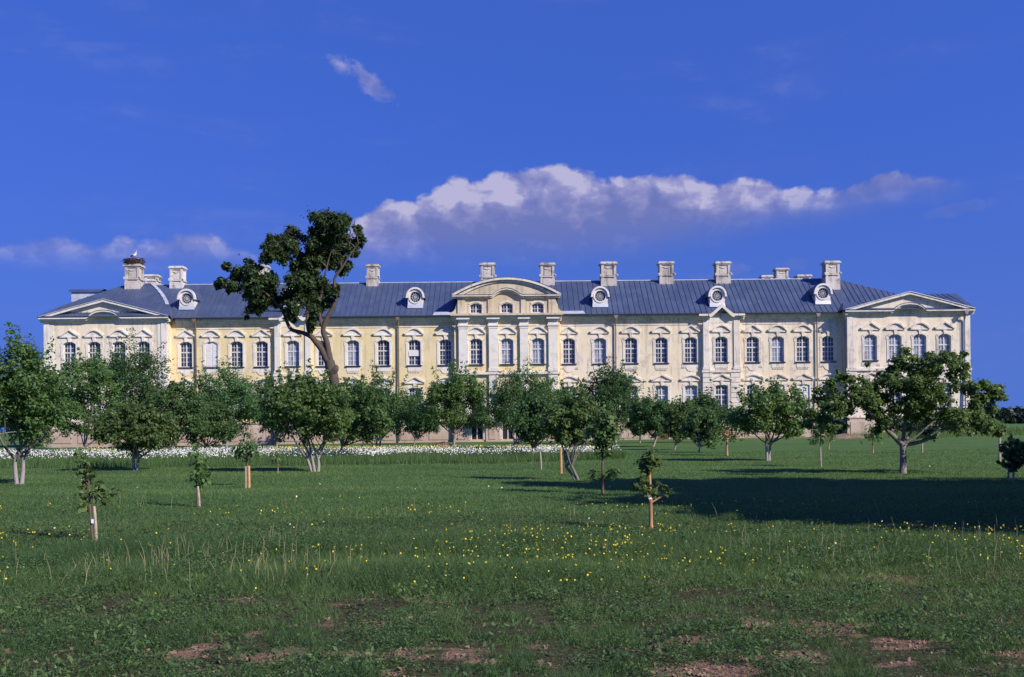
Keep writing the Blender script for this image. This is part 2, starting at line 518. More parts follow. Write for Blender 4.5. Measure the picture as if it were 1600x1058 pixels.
# ------------------------------------------------------------------ mesh helpers
class MB:
    def __init__(s):
        s.v, s.f = [], []

    def face(s, *pts):
        i = len(s.v)
        s.v.extend(pts)
        s.f.append(tuple(range(i, i + len(pts))))

    def box(s, x0, x1, y0, y1, z0, z1):
        p = [(x0, y0, z0), (x1, y0, z0), (x1, y1, z0), (x0, y1, z0), (x0, y0, z1), (x1, y0, z1), (x1, y1, z1), (x0, y1, z1)]
        i = len(s.v)
        s.v.extend(p)
        for q in ((0, 1, 5, 4), (1, 2, 6, 5), (2, 3, 7, 6), (3, 0, 4, 7), (4, 5, 6, 7), (3, 2, 1, 0)):
            s.f.append(tuple(i + k for k in q))
        return s

    def strip(s, tops, bots, y0, y1):
        """solid between two outlines (x,z) of equal length, from y0 (front) to y1"""
        n = len(tops)
        i = len(s.v)
        for y in (y0, y1):
            for (a, b) in zip(tops, bots):
                s.v.append((a[0], y, a[1]))
                s.v.append((b[0], y, b[1]))
        k = i + 2 * n
        for j in range(n - 1):
            a, b = i + 2 * j, k + 2 * j
            s.f.append((a + 1, a + 3, a + 2, a))
            s.f.append((b, b + 2, b + 3, b + 1))
            s.f.append((a, a + 2, b + 2, b))
            s.f.append((a + 1, b + 1, b + 3, a + 3))
        s.f.append((i, k, k + 1, i + 1))
        e = 2 * (n - 1)
        s.f.append((i + e, i + e + 1, k + e + 1, k + e))
        return s

    def band(s, pts, t, y0, y1):
        """moulding of thickness t hanging below a polyline"""
        low = []
        for j, (x, z) in enumerate(pts):
            a = pts[max(0, j - 1)]
            b = pts[min(len(pts) - 1, j + 1)]
            dx, dz = b[0] - a[0], b[1] - a[1]
            l = math.hypot(dx, dz) or 1
            low.append((x + dz / l * t if 0 < j < len(pts) - 1 else x, z - t * (l / max(abs(dx), 0.3 * l) if not 0 < j < len(pts) - 1 else abs(dx) / l)))
        return s.strip(pts, low, y0, y1)

    def tube(s, pts, rad, n=6, cap=True):
        pts = [Vector(p) for p in pts]
        i0 = len(s.v)
        up = Vector((0.31, 0.22, 0.93))
        for j, p in enumerate(pts):
            d = (pts[min(j + 1, len(pts) - 1)] - pts[max(j - 1, 0)])
            d = d.normalized() if d.length > 1e-9 else Vector((0, 0, 1))
            a = d.cross(up)
            if a.length < 0.05:
                a = d.cross(Vector((1, 0, 0)))
            a.normalize()
            b = d.cross(a)
            r = rad[j] if hasattr(rad, '__len__') else rad
            for q in range(n):
                t = 2 * math.pi * q / n
                s.v.append(tuple(p + (a * math.cos(t) + b * math.sin(t)) * r))
        for j in range(len(pts) - 1):
            for q in range(n):
                a, b = i0 + j * n + q, i0 + j * n + (q + 1) % n
                s.f.append((a, b, b + n, a + n))
        if cap:
            s.f.append(tuple(i0 + q for q in range(n))[::-1])
            e = i0 + (len(pts) - 1) * n
            s.f.append(tuple(e + q for q in range(n)))
        return s

    def mesh(s, name, mat, smooth_=False):
        me = bpy.data.meshes.new(name)
        me.from_pydata(s.v, [], s.f)
        me.materials.append(mat)
        if smooth_:
            me.polygons.foreach_set('use_smooth', [True] * len(me.polygons))
        me.update()
        return me

    def build(s, name, mat, parent=None, loc=(0, 0, 0), smooth_=False):
        return link(name, s.mesh(name, mat, smooth_), parent, loc)


def link(name, me, parent=None, loc=(0, 0, 0)):
    o = bpy.data.objects.new(name, me)
    COL.objects.link(o)
    o.location = loc
    if parent is not None:
        o.parent = parent
    return o


def tag(o, label=None, cat=None, group=None, kind=None):
    if label:
        o['label'] = label
    if cat:
        o['category'] = cat
    if group:
        o['group'] = group
    if kind:
        o['kind'] = kind
    return o


def np_mesh(name, verts, nper, mat, tint=None):
    """many loose faces of nper vertices each"""
    nv = len(verts)
    nf = nv // nper
    me = bpy.data.meshes.new(name)
    me.vertices.add(nv)
    me.vertices.foreach_set('co', np.ascontiguousarray(verts, np.float32).ravel())
    me.loops.add(nv)
    me.loops.foreach_set('vertex_index', np.arange(nv, dtype=np.int32))
    me.polygons.add(nf)
    me.polygons.foreach_set('loop_start', np.arange(0, nv, nper, dtype=np.int32))
    if tint is not None:
        a = me.attributes.new('tint', 'FLOAT', 'POINT')
        a.data.foreach_set('value', np.repeat(tint, nper).astype(np.float32))
    me.materials.append(mat)
    me.update(calc_edges=True)
    return me

# ------------------------------------------------------------------ ground
def soil_mask(x, y):
    n = 0.5 * fbm(x * 1.5, y * 2.6, 2, 4) + 0.5 * fbm(x * 5.0, y * 7.0, 5, 3)
    near = smooth(10.0, 8.2, y)
    a = smooth(0.525, 0.60, n) * near * (0.75 + 0.25 * smooth(-2, 2, x))
    b = smooth(0.42, 0.58, n) * np.exp(-((y - 10.9 - 0.06 * x) / 0.55) ** 2) * smooth(0.2, 2.2, x)
    c = smooth(0.50, 0.60, n) * np.exp(-((y - 10.0) / 0.35) ** 2) * smooth(0.8, -0.8, np.abs(x + 1.6) - 1.4)
    return np.clip(np.maximum(np.maximum(a, b), c), 0, 1)


def make_ground():
    ys = np.concatenate([[-400, -120, -40, -12, -3, 1, 3], np.arange(4, 15, 0.12), 15 * 1.045 ** np.arange(0, 60), [260, 340, 460, 640, 900, 1400, 2200, 3600]])
    ys = np.unique(np.round(ys, 3))
    xr = np.concatenate([np.arange(0, 10, 0.14), 10 * 1.07 ** np.arange(0, 35), [130, 180, 260, 400, 650, 1000, 1700, 2800]])
    xs = np.unique(np.round(np.concatenate([-xr, xr]), 3))
    X, Y = np.meshgrid(xs, ys)
    Z = gz(X, Y)
    nx, ny = len(xs), len(ys)
    v = np.stack([X, Y, Z], -1).reshape(-1, 3)
    idx = np.arange(nx * ny).reshape(ny, nx)
    f = np.stack([idx[:-1, :-1], idx[:-1, 1:], idx[1:, 1:], idx[1:, :-1]], -1).reshape(-1, 4)
    me = bpy.data.meshes.new('ground')
    me.from_pydata(v.tolist(), [], f.tolist())
    a = me.attributes.new('soil', 'FLOAT', 'POINT')
    a.data.foreach_set('value', soil_mask(X, Y).ravel().astype(np.float32))
    me.polygons.foreach_set('use_smooth', [True] * len(me.polygons))
    m, g, bs = new_mat('lawn_and_earth')
    tc = g.node('ShaderNodeTexCoord')
    o = tc.outputs['Object']
    sp = g.node('ShaderNodeSeparateXYZ')
    g.put(sp.inputs[0], o)
    n1 = g.noise(o, 0.16, 5.0, 0.6, 0.2)
    n2 = g.noise(o, 2.2, 6.0, 0.65)
    n3 = g.noise(o, 18.0, 4.0, 0.7)
    rows = g.noise(g.vec(g.mul(sp.outputs[0], 0.05), g.mul(sp.outputs[1], 0.55), 0.0), 1.0, 4.0, 0.55)
    grass = g.ramp(g.add(g.mul(n2, 0.55), g.mul(n3, 0.45)), [(0.30, c4(0.042, 0.090, 0.026)), (0.50, c4(0.075, 0.150, 0.042)), (0.72, c4(0.120, 0.205, 0.060))])
    grass = g.mix(g.mul(g.sstep(rows, 0.46, 0.68), 0.55), grass, c4(0.140, 0.180, 0.062))
    grass = g.mix(g.mul(g.sstep(n1, 0.50, 0.70), 0.45), grass, c4(0.045, 0.095, 0.022))
    soil = g.ramp(g.add(g.mul(n2, 0.4), g.mul(n3, 0.6)), [(0.28, c4(0.12, 0.068, 0.045)), (0.55, c4(0.26, 0.155, 0.105)), (0.75, c4(0.37, 0.24, 0.17))])
    at_ = g.node('ShaderNodeAttribute', attribute_name='soil')
    thatch = g.ramp(n3, [(0.3, c4(0.035, 0.045, 0.018)), (0.7, c4(0.10, 0.085, 0.045))])
    near = g.mix(g.sstep(g.add(at_.outputs['Fac'], g.mul(g.sub(n3, 0.5), 0.6)), 0.25, 0.6), thatch, soil)
    col = g.mix(g.sstep(sp.outputs[1], 13.0, 24.0), near, grass)
    g.put(bs.inputs['Base Color'], col)
    bs.inputs['Roughness'].default_value = 1.0
    bs.inputs['Specular IOR Level'].default_value = 0.1
    b = g.node('ShaderNodeBump')
    b.inputs['Strength'].default_value = 0.9
    b.inputs['Distance'].default_value = 0.05
    g.put(b.inputs['Height'], g.add(n2, n3))
    g.put(bs.inputs['Normal'], b.outputs[0])
    me.materials.append(m)
    tag(link('ground', me), kind='structure')


make_ground()

# ------------------------------------------------------------------ the palace
X0, FY = -0.45, 115.0
palace = bpy.data.objects.new('palace', None)
COL.objects.link(palace)
palace.location = (X0, FY, 0)
tag(palace, 'long cream baroque palace with blue-grey metal roof, chimneys and two end pavilions', 'palace')


def W(px, py, dy=0.0):
    """photo pixel -> palace coordinates (x, z) on the plane dy behind the main wall"""
    p = at(px, py, FY + dy)
    return p.x - X0, p.z


def arc(x0, x1, z, rise, n=10):
    """points of a segmental arch from left to right"""
    pts = []
    for i in range(n + 1):
        t = i / n
        pts.append((x0 + (x1 - x0) * t, z + rise * (1 - (2 * t - 1) ** 2)))
    return pts


def wall_sheet(mb, x0, x1, z0, z1, ops, y, deep=0.38):
    """wall front with arched openings (xc, width, sill, springing, rise) and their reveals"""
    cols = {}
    for o in ops:
        cols.setdefault((round(o[0], 3), round(o[1], 3)), []).append(o)
    cur = x0
    for (xc, w), lst in sorted(cols.items()):
        a, b = xc - w / 2, xc + w / 2
        mb.face((cur, y, z0), (a, y, z0), (a, y, z1), (cur, y, z1))
        lst.sort(key=lambda q: q[2])
        n = 10
        xs = [a + (b - a) * i / n for i in range(n + 1)]
        low = [z0] * (n + 1)
        for (_, _, sill, spring, rise) in lst:
            for i in range(n):
                mb.face((xs[i], y, low[i]), (xs[i + 1], y, low[i + 1]), (xs[i + 1], y, sill), (xs[i], y, sill))
            top = [p[1] for p in arc(a, b, spring, rise, n)]
            for i in range(n):
                mb.face((xs[i], y, top[i]), (xs[i + 1], y, top[i + 1]), (xs[i + 1], y + deep, top[i + 1]), (xs[i], y + deep, top[i]))
            mb.face((a, y, sill), (b, y, sill), (b, y + deep, sill), (a, y + deep, sill))
            mb.face((a, y, sill), (a, y + deep, sill), (a, y + deep, spring), (a, y, spring))
            mb.face((b, y, sill), (b, y, spring), (b, y + deep, spring), (b, y + deep, sill))
            low = top
        for i in range(n):
            mb.face((xs[i], y, low[i]), (xs[i + 1], y, low[i + 1]), (xs[i + 1], y, z1), (xs[i], y, z1))
        cur = b
    mb.face((cur, y, z0), (x1, y, z0), (x1, y, z1), (cur, y, z1))


WW = 1.36                       # opening width
UP = (8.42, 10.97, 0.28)        # upper windows: sill, springing, rise
LO = (3.26, 5.86, 0.12)
mainx = [6.77, 10.17, 13.57, 16.9, 20.12, 23.4, 26.9, 29.65, 32.4, 35.2]
pavx = [39.4, 42.06, 44.74, 47.42]
EAVE = 13.72
GB = -0.6                       # walls go below ground


def opening(x, s):
    return (x, WW, s[0], s[1], s[2])


# --- window meshes (shared), origin at the sill centre in the wall plane
def frame_mesh(w, h, rise, rows_low, rows_up, transom):
    mb = MB()
    hw = w / 2
    yf, yb = 0.25, 0.31
    mb.box(-hw, -hw + 0.09, yf, yb, 0, h)
    mb.box(hw - 0.09, hw, yf, yb, 0, h)
    mb.box(-hw + 0.09, hw - 0.09, yf, yb, 0, 0.11)
    top = arc(-hw, hw, h, rise, 8)
    mb.strip(top, [(x, z - 0.10) for x, z in top], yf - 0.004, yb)
    zt = h * transom
    if rows_up:
        mb.box(-hw + 0.09, hw - 0.09, yf - 0.02, yb, zt - 0.065, zt + 0.065)
    mb.box(-0.06, 0.06, yf - 0.012, yb, 0.11, h + rise - 0.08)
    for s in (-1, 1):
        xm = s * (hw - 0.09 + 0.06) / 2
        mb.box(xm - 0.022, xm + 0.022, yf + 0.015, yb, 0.11, h + rise * 0.6 - 0.08)
    zs = [0.11 + (zt - 0.065 - 0.11) * (i + 1) / (rows_low) for i in range(rows_low - 1)]
    if rows_up:
        zs += [zt + 0.065 + (h - zt) * (i + 1) / rows_up - 0.02 for i in range(rows_up - 1)]
    for z in zs:
        mb.box(-hw + 0.09, hw - 0.09, yf + 0.02, yb - 0.003, z - 0.022, z + 0.022)
    return mb.mesh('window', M['frame'])


def pane_mesh(w, h, rise, mat):
    mb = MB()
    top = arc(-w / 2, w / 2, h, rise, 8)
    mb.strip(top, [(x, 0.0) for x, z in top], 0.302, 0.34)
    return mb.mesh('glass', mat)


def surround_mesh(h, rise, mat):
    mb = MB()
    a, b = WW / 2, WW / 2 + 0.24
    mb.box(-b, -a, -0.05, 0.01, -0.02, h)
    mb.box(a, b, -0.05, 0.01, -0.02, h)
    mb.box(-b - 0.07, -b + 0.05, -0.042, 0.01, h - 0.30, h + 0.12)      # ears
    mb.box(b - 0.05, b + 0.07, -0.042, 0.01, h - 0.30, h + 0.12)
    n = 10
    inn = arc(-a, a, h, rise, n)
    out = arc(-b, b, h + 0.20, rise, n)
    mb.strip(out, inn, -0.047, 0.01)
    return mb.mesh('surround', mat)


def keystone_mesh(h, rise, mat):
    mb = MB()
    z0, z1 = h + rise - 0.05, h + rise + 0.42
    mb.strip([(-0.17, z1), (0.17, z1)], [(-0.11, z0), (0.11, z0)], -0.13, 0.01)
    mb.box(-0.21, 0.21, -0.15, 0.01, z1, z1 + 0.07)
    return mb.mesh('keystone', mat)


def pediment_mesh(kind, zb, mat, half=1.12, hgt=0.66):
    """hood moulding over a window: triangular or segmental, with its base ledge"""
    mb = MB()
    if kind == 't':
        pts = [(-half, zb + 0.16), (-half + 0.16, zb + 0.18), (0, zb + hgt + 0.14), (half - 0.16, zb + 0.18), (half, zb + 0.16)]
    else:
        pts = [(-half, zb + 0.16), (-half + 0.14, zb + 0.18)] + [(p[0], p[1]) for p in arc(-half + 0.14, half - 0.14, zb + 0.18, hgt - 0.10, 12)][1:-1] + [(half - 0.14, zb + 0.18), (half, zb + 0.16)]
    mb.strip(pts, [(x * 0.93, z - 0.16) for x, z in pts], -0.22, 0.01)
    tp = [(x * 0.9, z - 0.155) for x, z in pts]
    mb.strip(tp, [(x, min(zb + 0.015, z - 0.01)) for x, z in tp], -0.06, 0.01)
    mb.box(-half * 0.92, half * 0.92, -0.13, 0.012, zb - 0.10, zb + 0.02)
    return mb.mesh('pediment', mat)


def apron_mesh(style, mat):
    mb = MB()
    if style == 0:
        mb.box(-0.72, 0.72, -0.05, 0.01, -0.62, -0.13)
        for i in range(7):
            x = -0.54 + i * 0.18
            mb.box(x - 0.055, x + 0.055, -0.06, 0.01, -0.80, -0.66)
    else:
        mb.box(-1.0, 1.0, -0.04, 0.01, -0.45, -0.13)
        mb.strip([(-0.6, -0.45), (-0.3, -0.45), (0, -0.45), (0.3, -0.45), (0.6, -0.45)], [(-0.6, -0.5), (-0.34, -0.86), (0, -0.97), (0.34, -0.86), (0.6, -0.5)], -0.055, 0.01)
        for s in (-1, 1):
            for i in range(3):
                x = s * (0.72 + i * 0.14)
                mb.box(x - 0.04, x + 0.04, -0.055, 0.01, -0.60, -0.48)
    return mb.mesh('apron', mat)


def sill_mesh():
    mb = MB()
    mb.box(-WW / 2 - 0.14, WW / 2 + 0.14, -0.16, 0.24, -0.10, 0.012)
    return mb.mesh('sill', M['gutter'])


def board_mesh(w, h, rise):
    """white boarding / closed shutters filling a blind window"""
    mb = MB()
    top = arc(-w / 2, w / 2, h, rise, 8)
    mb.strip(top, [(x, 0.0) for x, z in top], 0.10, 0.16)
    for s in (-1, 1):
        for (a, b) in ((0.12, 0.95), (1.02, 1.70), (1.78, 2.45)):
            x0, x1 = (-w / 2 + 0.10, -0.08) if s < 0 else (0.08, w / 2 - 0.10)
            if b < h:
                mb.box(x0, x1, 0.07, 0.11, a, b)
    return mb.mesh('window', M['board'])


H_UP, H_LO = UP[1] - UP[0], LO[1] - LO[0]
ME = {
    'fu': frame_mesh(WW, H_UP, UP[2], 3, 2, 0.64), 'fl': frame_mesh(WW, H_LO, LO[2], 3, 2, 0.62),
    'gu': pane_mesh(WW, H_UP, UP[2], M['glass']), 'gl': pane_mesh(WW, H_LO, LO[2], M['glass']),
    'cu': pane_mesh(WW, H_UP, UP[2], M['curtain']), 'cl': pane_mesh(WW, H_LO, LO[2], M['curtain']),
    'bu': board_mesh(WW, H_UP, UP[2]), 'bl': board_mesh(WW, H_LO, LO[2]),
    'sill': sill_mesh(),
}
for mk, mat in (('a', M['trim']), ('b', M['trimw'])):
    ME['su' + mk] = surround_mesh(H_UP, UP[2], mat)
    ME['sl' + mk] = surround_mesh(H_LO, LO[2], mat)
    ME['ku' + mk] = keystone_mesh(H_UP, UP[2], mat)
    ME['kl' + mk] = keystone_mesh(H_LO, LO[2], mat)
    for k in 'ts':
        ME['pu' + k + mk] = pediment_mesh(k, 11.80 - UP[0], mat)
        ME['pl' + k + mk] = pediment_mesh(k, 6.50 - LO[0], mat, 1.22, 0.56)
    ME['ap0' + mk] = apron_mesh(0, mat)
    ME['ap1' + mk] = apron_mesh(1, mat)


wr = random.Random(17)


def add_window(x, y, level, ped, mk, pane='g', apron=0):
    s = UP if level == 'u' else LO
    if pane == 'b':
        w = link('window', ME['b' + level], palace, (x, y, s[0]))
        w['label'] = 'blind window closed with whitish boards'
    else:
        w = link('window', ME['f' + level], palace, (x, y, s[0]))
        if pane == 'g' and wr.random() < 0.22:
            pane = 'c'
        gl = link('glass', ME[('c' if pane == 'c' else 'g') + level], w)
        gl.rotation_euler = (wr.uniform(-0.012, 0.012), 0, wr.uniform(-0.02, 0.02))
    link('surround', ME['s' + level + mk], w)
    link('keystone', ME['k' + level + mk], w)
    link('sill', ME['sill'], w)
    if ped:
        link('pediment', ME['p' + level + ped + mk], w)
    if apron is not None:
        link('apron', ME['ap%d%s' % (apron, mk)], w)
    return w


def zone_mat(x):
    return 'a' if x < 0 else 'b'


# --- walls
def pipe_wall(name, x0, x1, ops, y, mat, z1=EAVE, returns=(0, 0)):
    mb = MB()
    wall_sheet(mb, x0, x1, GB, z1, ops, y)
    for xx, d in zip((x0, x1), returns):
        if d:
            mb.face((xx, y, GB), (xx, y + d, GB), (xx, y + d, z1), (xx, y, z1))
    return mb.build(name, mat, palace)


RIS = (21.35, 25.45)            # narrow projecting bays
RY, CY, PY = -0.35, -0.62, -1.25
for s in (-1, 1):
    mat = M['yellow'] if s < 0 else M['worn']
    inner = [x for x in mainx if x < RIS[0]]
    outer = [x for x in mainx if x > RIS[1]]
    for lst, (a, b) in ((inner, (5.75, RIS[0])), (outer, (RIS[1], 36.8))):
        ops = [opening(s * x, k) for x in lst for k in (UP, LO)]
        x0, x1 = sorted((s * a, s * b))
        pipe_wall('wall', x0, x1, ops, 0.0, mat)
    x0, x1 = sorted((s * RIS[0], s * RIS[1]))
    pipe_wall('wall', x0, x1, [opening(s * 23.4, UP), opening(s * 23.4, LO)], RY, M['pale'] if s > 0 else M['yellow'], EAVE, (-RY, -RY))
    x0, x1 = sorted((s * 36.8, s * 50.2))
    pipe_wall('wall', x0, x1, [opening(s * x, k) for x in pavx for k in (UP, LO)], PY, M['pale'], EAVE + 0.4, (14, 14))
    # back of the wings round the court behind
    mb = MB()
    xa, xb = sorted((s * 37.0, s * 50.0))
    mb.box(xa, xb, 12.5, 46, GB, 12.6)
    mb.build('wing_wall', M['pale'], palace)
# central block with its tall ground-floor arches
ops = [opening(x, UP) for x in (-3.37, 0, 3.37)] + [(x, 1.36, 0.25, 5.2, 0.62) for x in (-3.37, 0, 3.37)]
pipe_wall('wall', -5.75, 5.75, ops, CY, M['yellow'], EAVE, (-CY, -CY))
mb = MB()
mb.box(-36.9, 36.9, 11.8, 12.2, GB, EAVE)
mb.build('rear_wall', M['yellow'], palace)

# --- windows
ped_u = ['t', 's', 's', 's', 't', 's', 't', 's', 's', 't']
ped_l = ['s', 't', 't', 't', 's', 't', 's', 't', 't', 's']
for s in (-1, 1):
    for i, x in enumerate(mainx):
        y = RY if i == 5 else 0.0
        p = 'g'
        if s < 0 and i == 8:
            p = 'b'
        if s > 0 and i in (2,):
            p = 'g'
        w = add_window(s * x, y, 'u', ped_u[i], zone_mat(s * x), p, (1, 0, 0, 0, 1, 0, 1, 0, 0, 1)[i])
        if s < 0 and i == 1:
            bb = MB().box(-0.60, 0.60, 0.14, 0.18, 1.02, 1.62)
            bb.build('board', M['board'], w)['label'] = 'white board fixed across the middle panes'
        p = 'b' if (s > 0 and i in (7, 8)) else 'g'
        add_window(s * x, y, 'l', ped_l[i], zone_mat(s * x), p, None)
    for i, x in enumerate(pavx):
        add_window(s * x, PY, 'u', 'tsst'[i], 'a' if s < 0 else 'b', 'c' if s > 0 else 'g', (1, 0, 0, 1)[i])
        add_window(s * x, PY, 'l', 'tsst'[i] if i in (0, 3) else 's', 'a' if s < 0 else 'b', 'g', None)
for i, x in enumerate((-3.37, 0, 3.37)):
    add_window(x, CY, 'u', 's', 'a', 'c' if i else 'g', None)
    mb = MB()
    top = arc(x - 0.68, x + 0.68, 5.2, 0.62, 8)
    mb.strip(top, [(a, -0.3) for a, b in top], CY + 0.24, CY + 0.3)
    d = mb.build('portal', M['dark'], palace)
    f = MB()
    for k in (-1, 0, 1):
        f.box(x + k * 0.62 - 0.05, x + k * 0.62 + 0.05, CY + 0.18, CY + 0.238, 0, 5.2)
    for z in (2.4, 3.6, 4.7):
        f.box(x - 0.57, x + 0.57, CY + 0.185, CY + 0.236, z - 0.04, z + 0.04)
    f.build('frame', M['frame'], d)
    f = MB()
    o_ = arc(x - 0.95, x + 0.95, 5.35, 0.85, 12)
    i_ = arc(x - 0.68, x + 0.68, 5.2, 0.62, 12)
    f.strip(o_, i_, CY - 0.07, CY + 0.01)
    f.box(x - 0.95, x - 0.68, CY - 0.065, CY + 0.01, 0.2, 5.2)
    f.box(x + 0.68, x + 0.95, CY - 0.065, CY + 0.01, 0.2, 5.2)
    f.build('surround', M['trim'], d)

# --- plinth with its panels, in bays
def plinth(x0, x1, y, top=2.25):
    mb = MB()
    mb.box(x0, x1, y - 0.16, y + 0.3, GB, top - 0.10)
    mb.box(x0 - 0.04, x1 + 0.04, y - 0.24, y + 0.3, top - 0.10, top + 0.04)
    p = mb.build('plinth', M['plinth'], palace)
    n = max(1, int(round((x1 - x0) / 3.3)))
    for i in range(n):
        a = x0 + (x1 - x0) * i / n + 0.35
        b = x0 + (x1 - x0) * (i + 1) / n - 0.35
        mb = MB().box(a, b, y - 0.215, y - 0.15, 0.55 - 0.3, top - 0.45)
        mb.build('plinth_panel', M['plinth'], p)


for s in (-1, 1):
    for a, b, y in ((5.9, RIS[0] - 0.1, 0.0), (RIS[0] - 0.05, RIS[1] + 0.05, RY), (RIS[1] + 0.1, 36.6, 0.0), (36.75, 50.25, PY)):
        x0, x1 = sorted((s * a, s * b))
        plinth(x0, x1, y)
for a, b in ((-5.8, -4.35), (-2.4, -0.98), (0.98, 2.4), (4.35, 5.8)):
    plinth(a, b, CY)
# cellar door and the dark doorway by the right pavilion
mb = MB().box(16.3, 17.6, -0.26, -0.20, -0.2, 1.45)
d = mb.build('door', M['door'], palace)
f = MB()
for i in range(5):
    f.box(16.36 + i * 0.25, 16.58 + i * 0.25, -0.285, -0.262, -0.1, 1.38)
f.build('board', M['door'], d)
f = MB().box(16.2, 16.3, -0.30, -0.20, -0.2, 1.55).box(17.6, 17.7, -0.30, -0.20, -0.2, 1.55).box(16.2, 17.7, -0.31, -0.20, 1.55, 1.66)
f.build('door_frame', M['trimw'], d)
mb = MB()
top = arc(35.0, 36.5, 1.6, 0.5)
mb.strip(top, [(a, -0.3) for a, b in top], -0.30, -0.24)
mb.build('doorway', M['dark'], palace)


# --- cornices, string courses, pilasters, corners
def cornice(x0, x1, y, mat, z=EAVE, ends=True):
    mb = MB()
    e = 0.0
    mb.box(x0 - e, x1 + e, y - 0.16, y + 0.2, z - 0.62, z - 0.44)
    mb.box(x0 - e, x1 + e, y - 0.34, y + 0.2, z - 0.44, z - 0.26)
    mb.box(x0 - e, x1 + e, y - 0.56, y + 0.2, z - 0.26, z - 0.05)
    mb.box(x0, x1, y - 0.055, y + 0.01, z - 1.14, z - 1.02)
    return mb.build('cornice', mat, palace)


for s in (-1, 1):
    mt = M['trim'] if s < 0 else M['trimw']
    for a, b in ((6.0, RIS[0] - 0.45), (RIS[1] + 0.45, 36.2)):
        x0, x1 = sorted((s * a, s * b))
        cornice(x0, x1, 0.0, mt)
    # narrow projecting bay: cornice ends, pilasters, rusticated ground floor, little gable
    c = s * 23.4
    for t in (-1, 1):
        xa, xb = sorted((c + t * 1.25, c + t * 2.5))
        cornice(xa, xb, RY, mt)
        xa, xb = sorted((c + t * 1.35, c + t * 1.98))
        mb = MB().box(xa, xb, RY - 0.12, RY + 0.02, 7.9, EAVE - 0.62)
        mb.box(xa - 0.08, xb + 0.08, RY - 0.18, RY + 0.02, 7.62, 7.9)
        mb.build('pilaster', mt, palace)
        for k in range(9):
            z = 2.32 + k * 0.56
            xa, xb = sorted((c + t * 1.0, c + t * 2.06))
            MB().box(xa, xb, RY - 0.09, RY + 0.02, z, z + 0.50).build('rusticated_block', mt, palace)
    MB().box(c - 2.15, c + 2.15, RY - 0.17, RY + 0.02, 7.32, 7.58).build('string_course', mt, palace)
    mb = MB()
    gp = [(c - 1.45, EAVE - 0.05), (c - 1.2, EAVE - 0.02), (c, EAVE + 1.0), (c + 1.2, EAVE - 0.02), (c + 1.45, EAVE - 0.05)]
    mb.strip(gp, [(c + (x - c) * 0.92, z - 0.36) for x, z in gp], RY - 0.62, RY + 0.9)
    tp = [(c + (x - c) * 0.9, z - 0.35) for x, z in gp]
    mb.strip(tp, [(x, EAVE - 1.0) for x, z in tp], RY - 0.03, RY + 0.5)
    mb.build('gable', mt, palace)
    # pavilion: corner piers, string course, cornice that arches up, low gable
    pc = s * 43.5
    for t in (-1, 1):
        for a, b, dd in ((6.05, 6.66, 0.12), (5.62, 6.0, 0.05)):
            xa, xb = sorted((pc + t * a, pc + t * b))
            MB().box(xa, xb, PY - dd, PY + 0.02, 7.62, EAVE - 0.3).build('pilaster', M['trim'] if s < 0 else M['trimw'], palace)
        for k in range(9):
            z = 2.32 + k * 0.56
            xa, xb = sorted((pc + t * 5.65, pc + t * 6.74))
            MB().box(xa, xb, PY - 0.10, PY + 0.02, z, z + 0.50).build('rusticated_block', M['trim'] if s < 0 else M['trimw'], palace)
    MB().box(pc - 6.8, pc + 6.8, PY - 0.20, PY + 0.02, 7.30, 7.56).build('string_course', M['trim'] if s < 0 else M['trimw'], palace)
    z = EAVE + 0.10
    line = [(pc - 7.0, z), (pc - 1.95, z), (pc - 1.7, z + 0.08), (pc - 1.3, z + 0.42), (pc - 0.8, z + 0.66), (pc, z + 0.76), (pc + 0.8, z + 0.66), (pc + 1.3, z + 0.42), (pc + 1.7, z + 0.08), (pc + 1.95, z), (pc + 7.0, z)]
    mb = MB()
    mb.strip(line, [(x, q - 0.16) for x, q in line], PY - 0.62, PY + 0.1)
    mb.strip([(x * 1.0, q - 0.163) for x, q in line], [(x, q - 0.34) for x, q in line], PY - 0.40, PY + 0.1)
    mb.strip([(x, q - 0.343) for x, q in line], [(x, q - 0.50) for x, q in line], PY - 0.20, PY + 0.1)
    for t in (-1, 1):          # cornice running round the corners
        xe = pc + t * 6.7
        xa, xb = sorted((xe, xe + t * 0.29))
        mb.box(xa, xb, PY - 0.617, PY + (1.2 if t * s < 0 else 13), z - 0.157, z - 0.004)
    mb.build('cornice', M['trim'] if s < 0 else M['trimw'], palace)
    mb = MB()                  # frieze infill above the arching cornice (tympanum)
    ap = EAVE + 2.02
    rake = [(pc - 7.0, z + 0.06), (pc - 3.5, z + 1.02), (pc, ap), (pc + 3.5, z + 1.02), (pc + 7.0, z + 0.06)]
    tops = [(pc - 6.7, z + 0.10)] + [(pc + q, z + 0.06 + (ap - z - 0.06) * (1 - abs(q) / 7.0)) for q in (-1.95, -1.7, -1.3, -0.8, 0, 0.8, 1.3, 1.7, 1.95)] + [(pc + 6.7, z + 0.10)]
    bots = [(pc - 6.7, z)] + [(x, q) for x, q in line[1:-1]] + [(pc + 6.7, z)]
    mb.strip(tops, bots, PY - 0.12, PY + 0.1)
    mb.build('tympanum', M['pale'], palace)
    mb = MB()
    mb.strip(rake, [(x, q - 0.26) for x, q in rake], PY - 0.60, PY + 0.2)
    mb.strip([(x, q - 0.263) for x, q in rake[1:-1]], [(x, q - 0.46) for x, q in rake[1:-1]], PY - 0.32, PY + 0.1)
    mb.build('gable_cornice', M['trim'] if s < 0 else M['trimw'], palace)
    mb = MB()                  # metal covering of the gable and of the arching cornice
    mb.strip([(x, q + 0.07) for x, q in rake], [(x, q + 0.004) for x, q in rake], PY - 0.68, PY + 0.3)
    mb.build('gable_flashing', M['zinc'], palace)
    mb = MB()
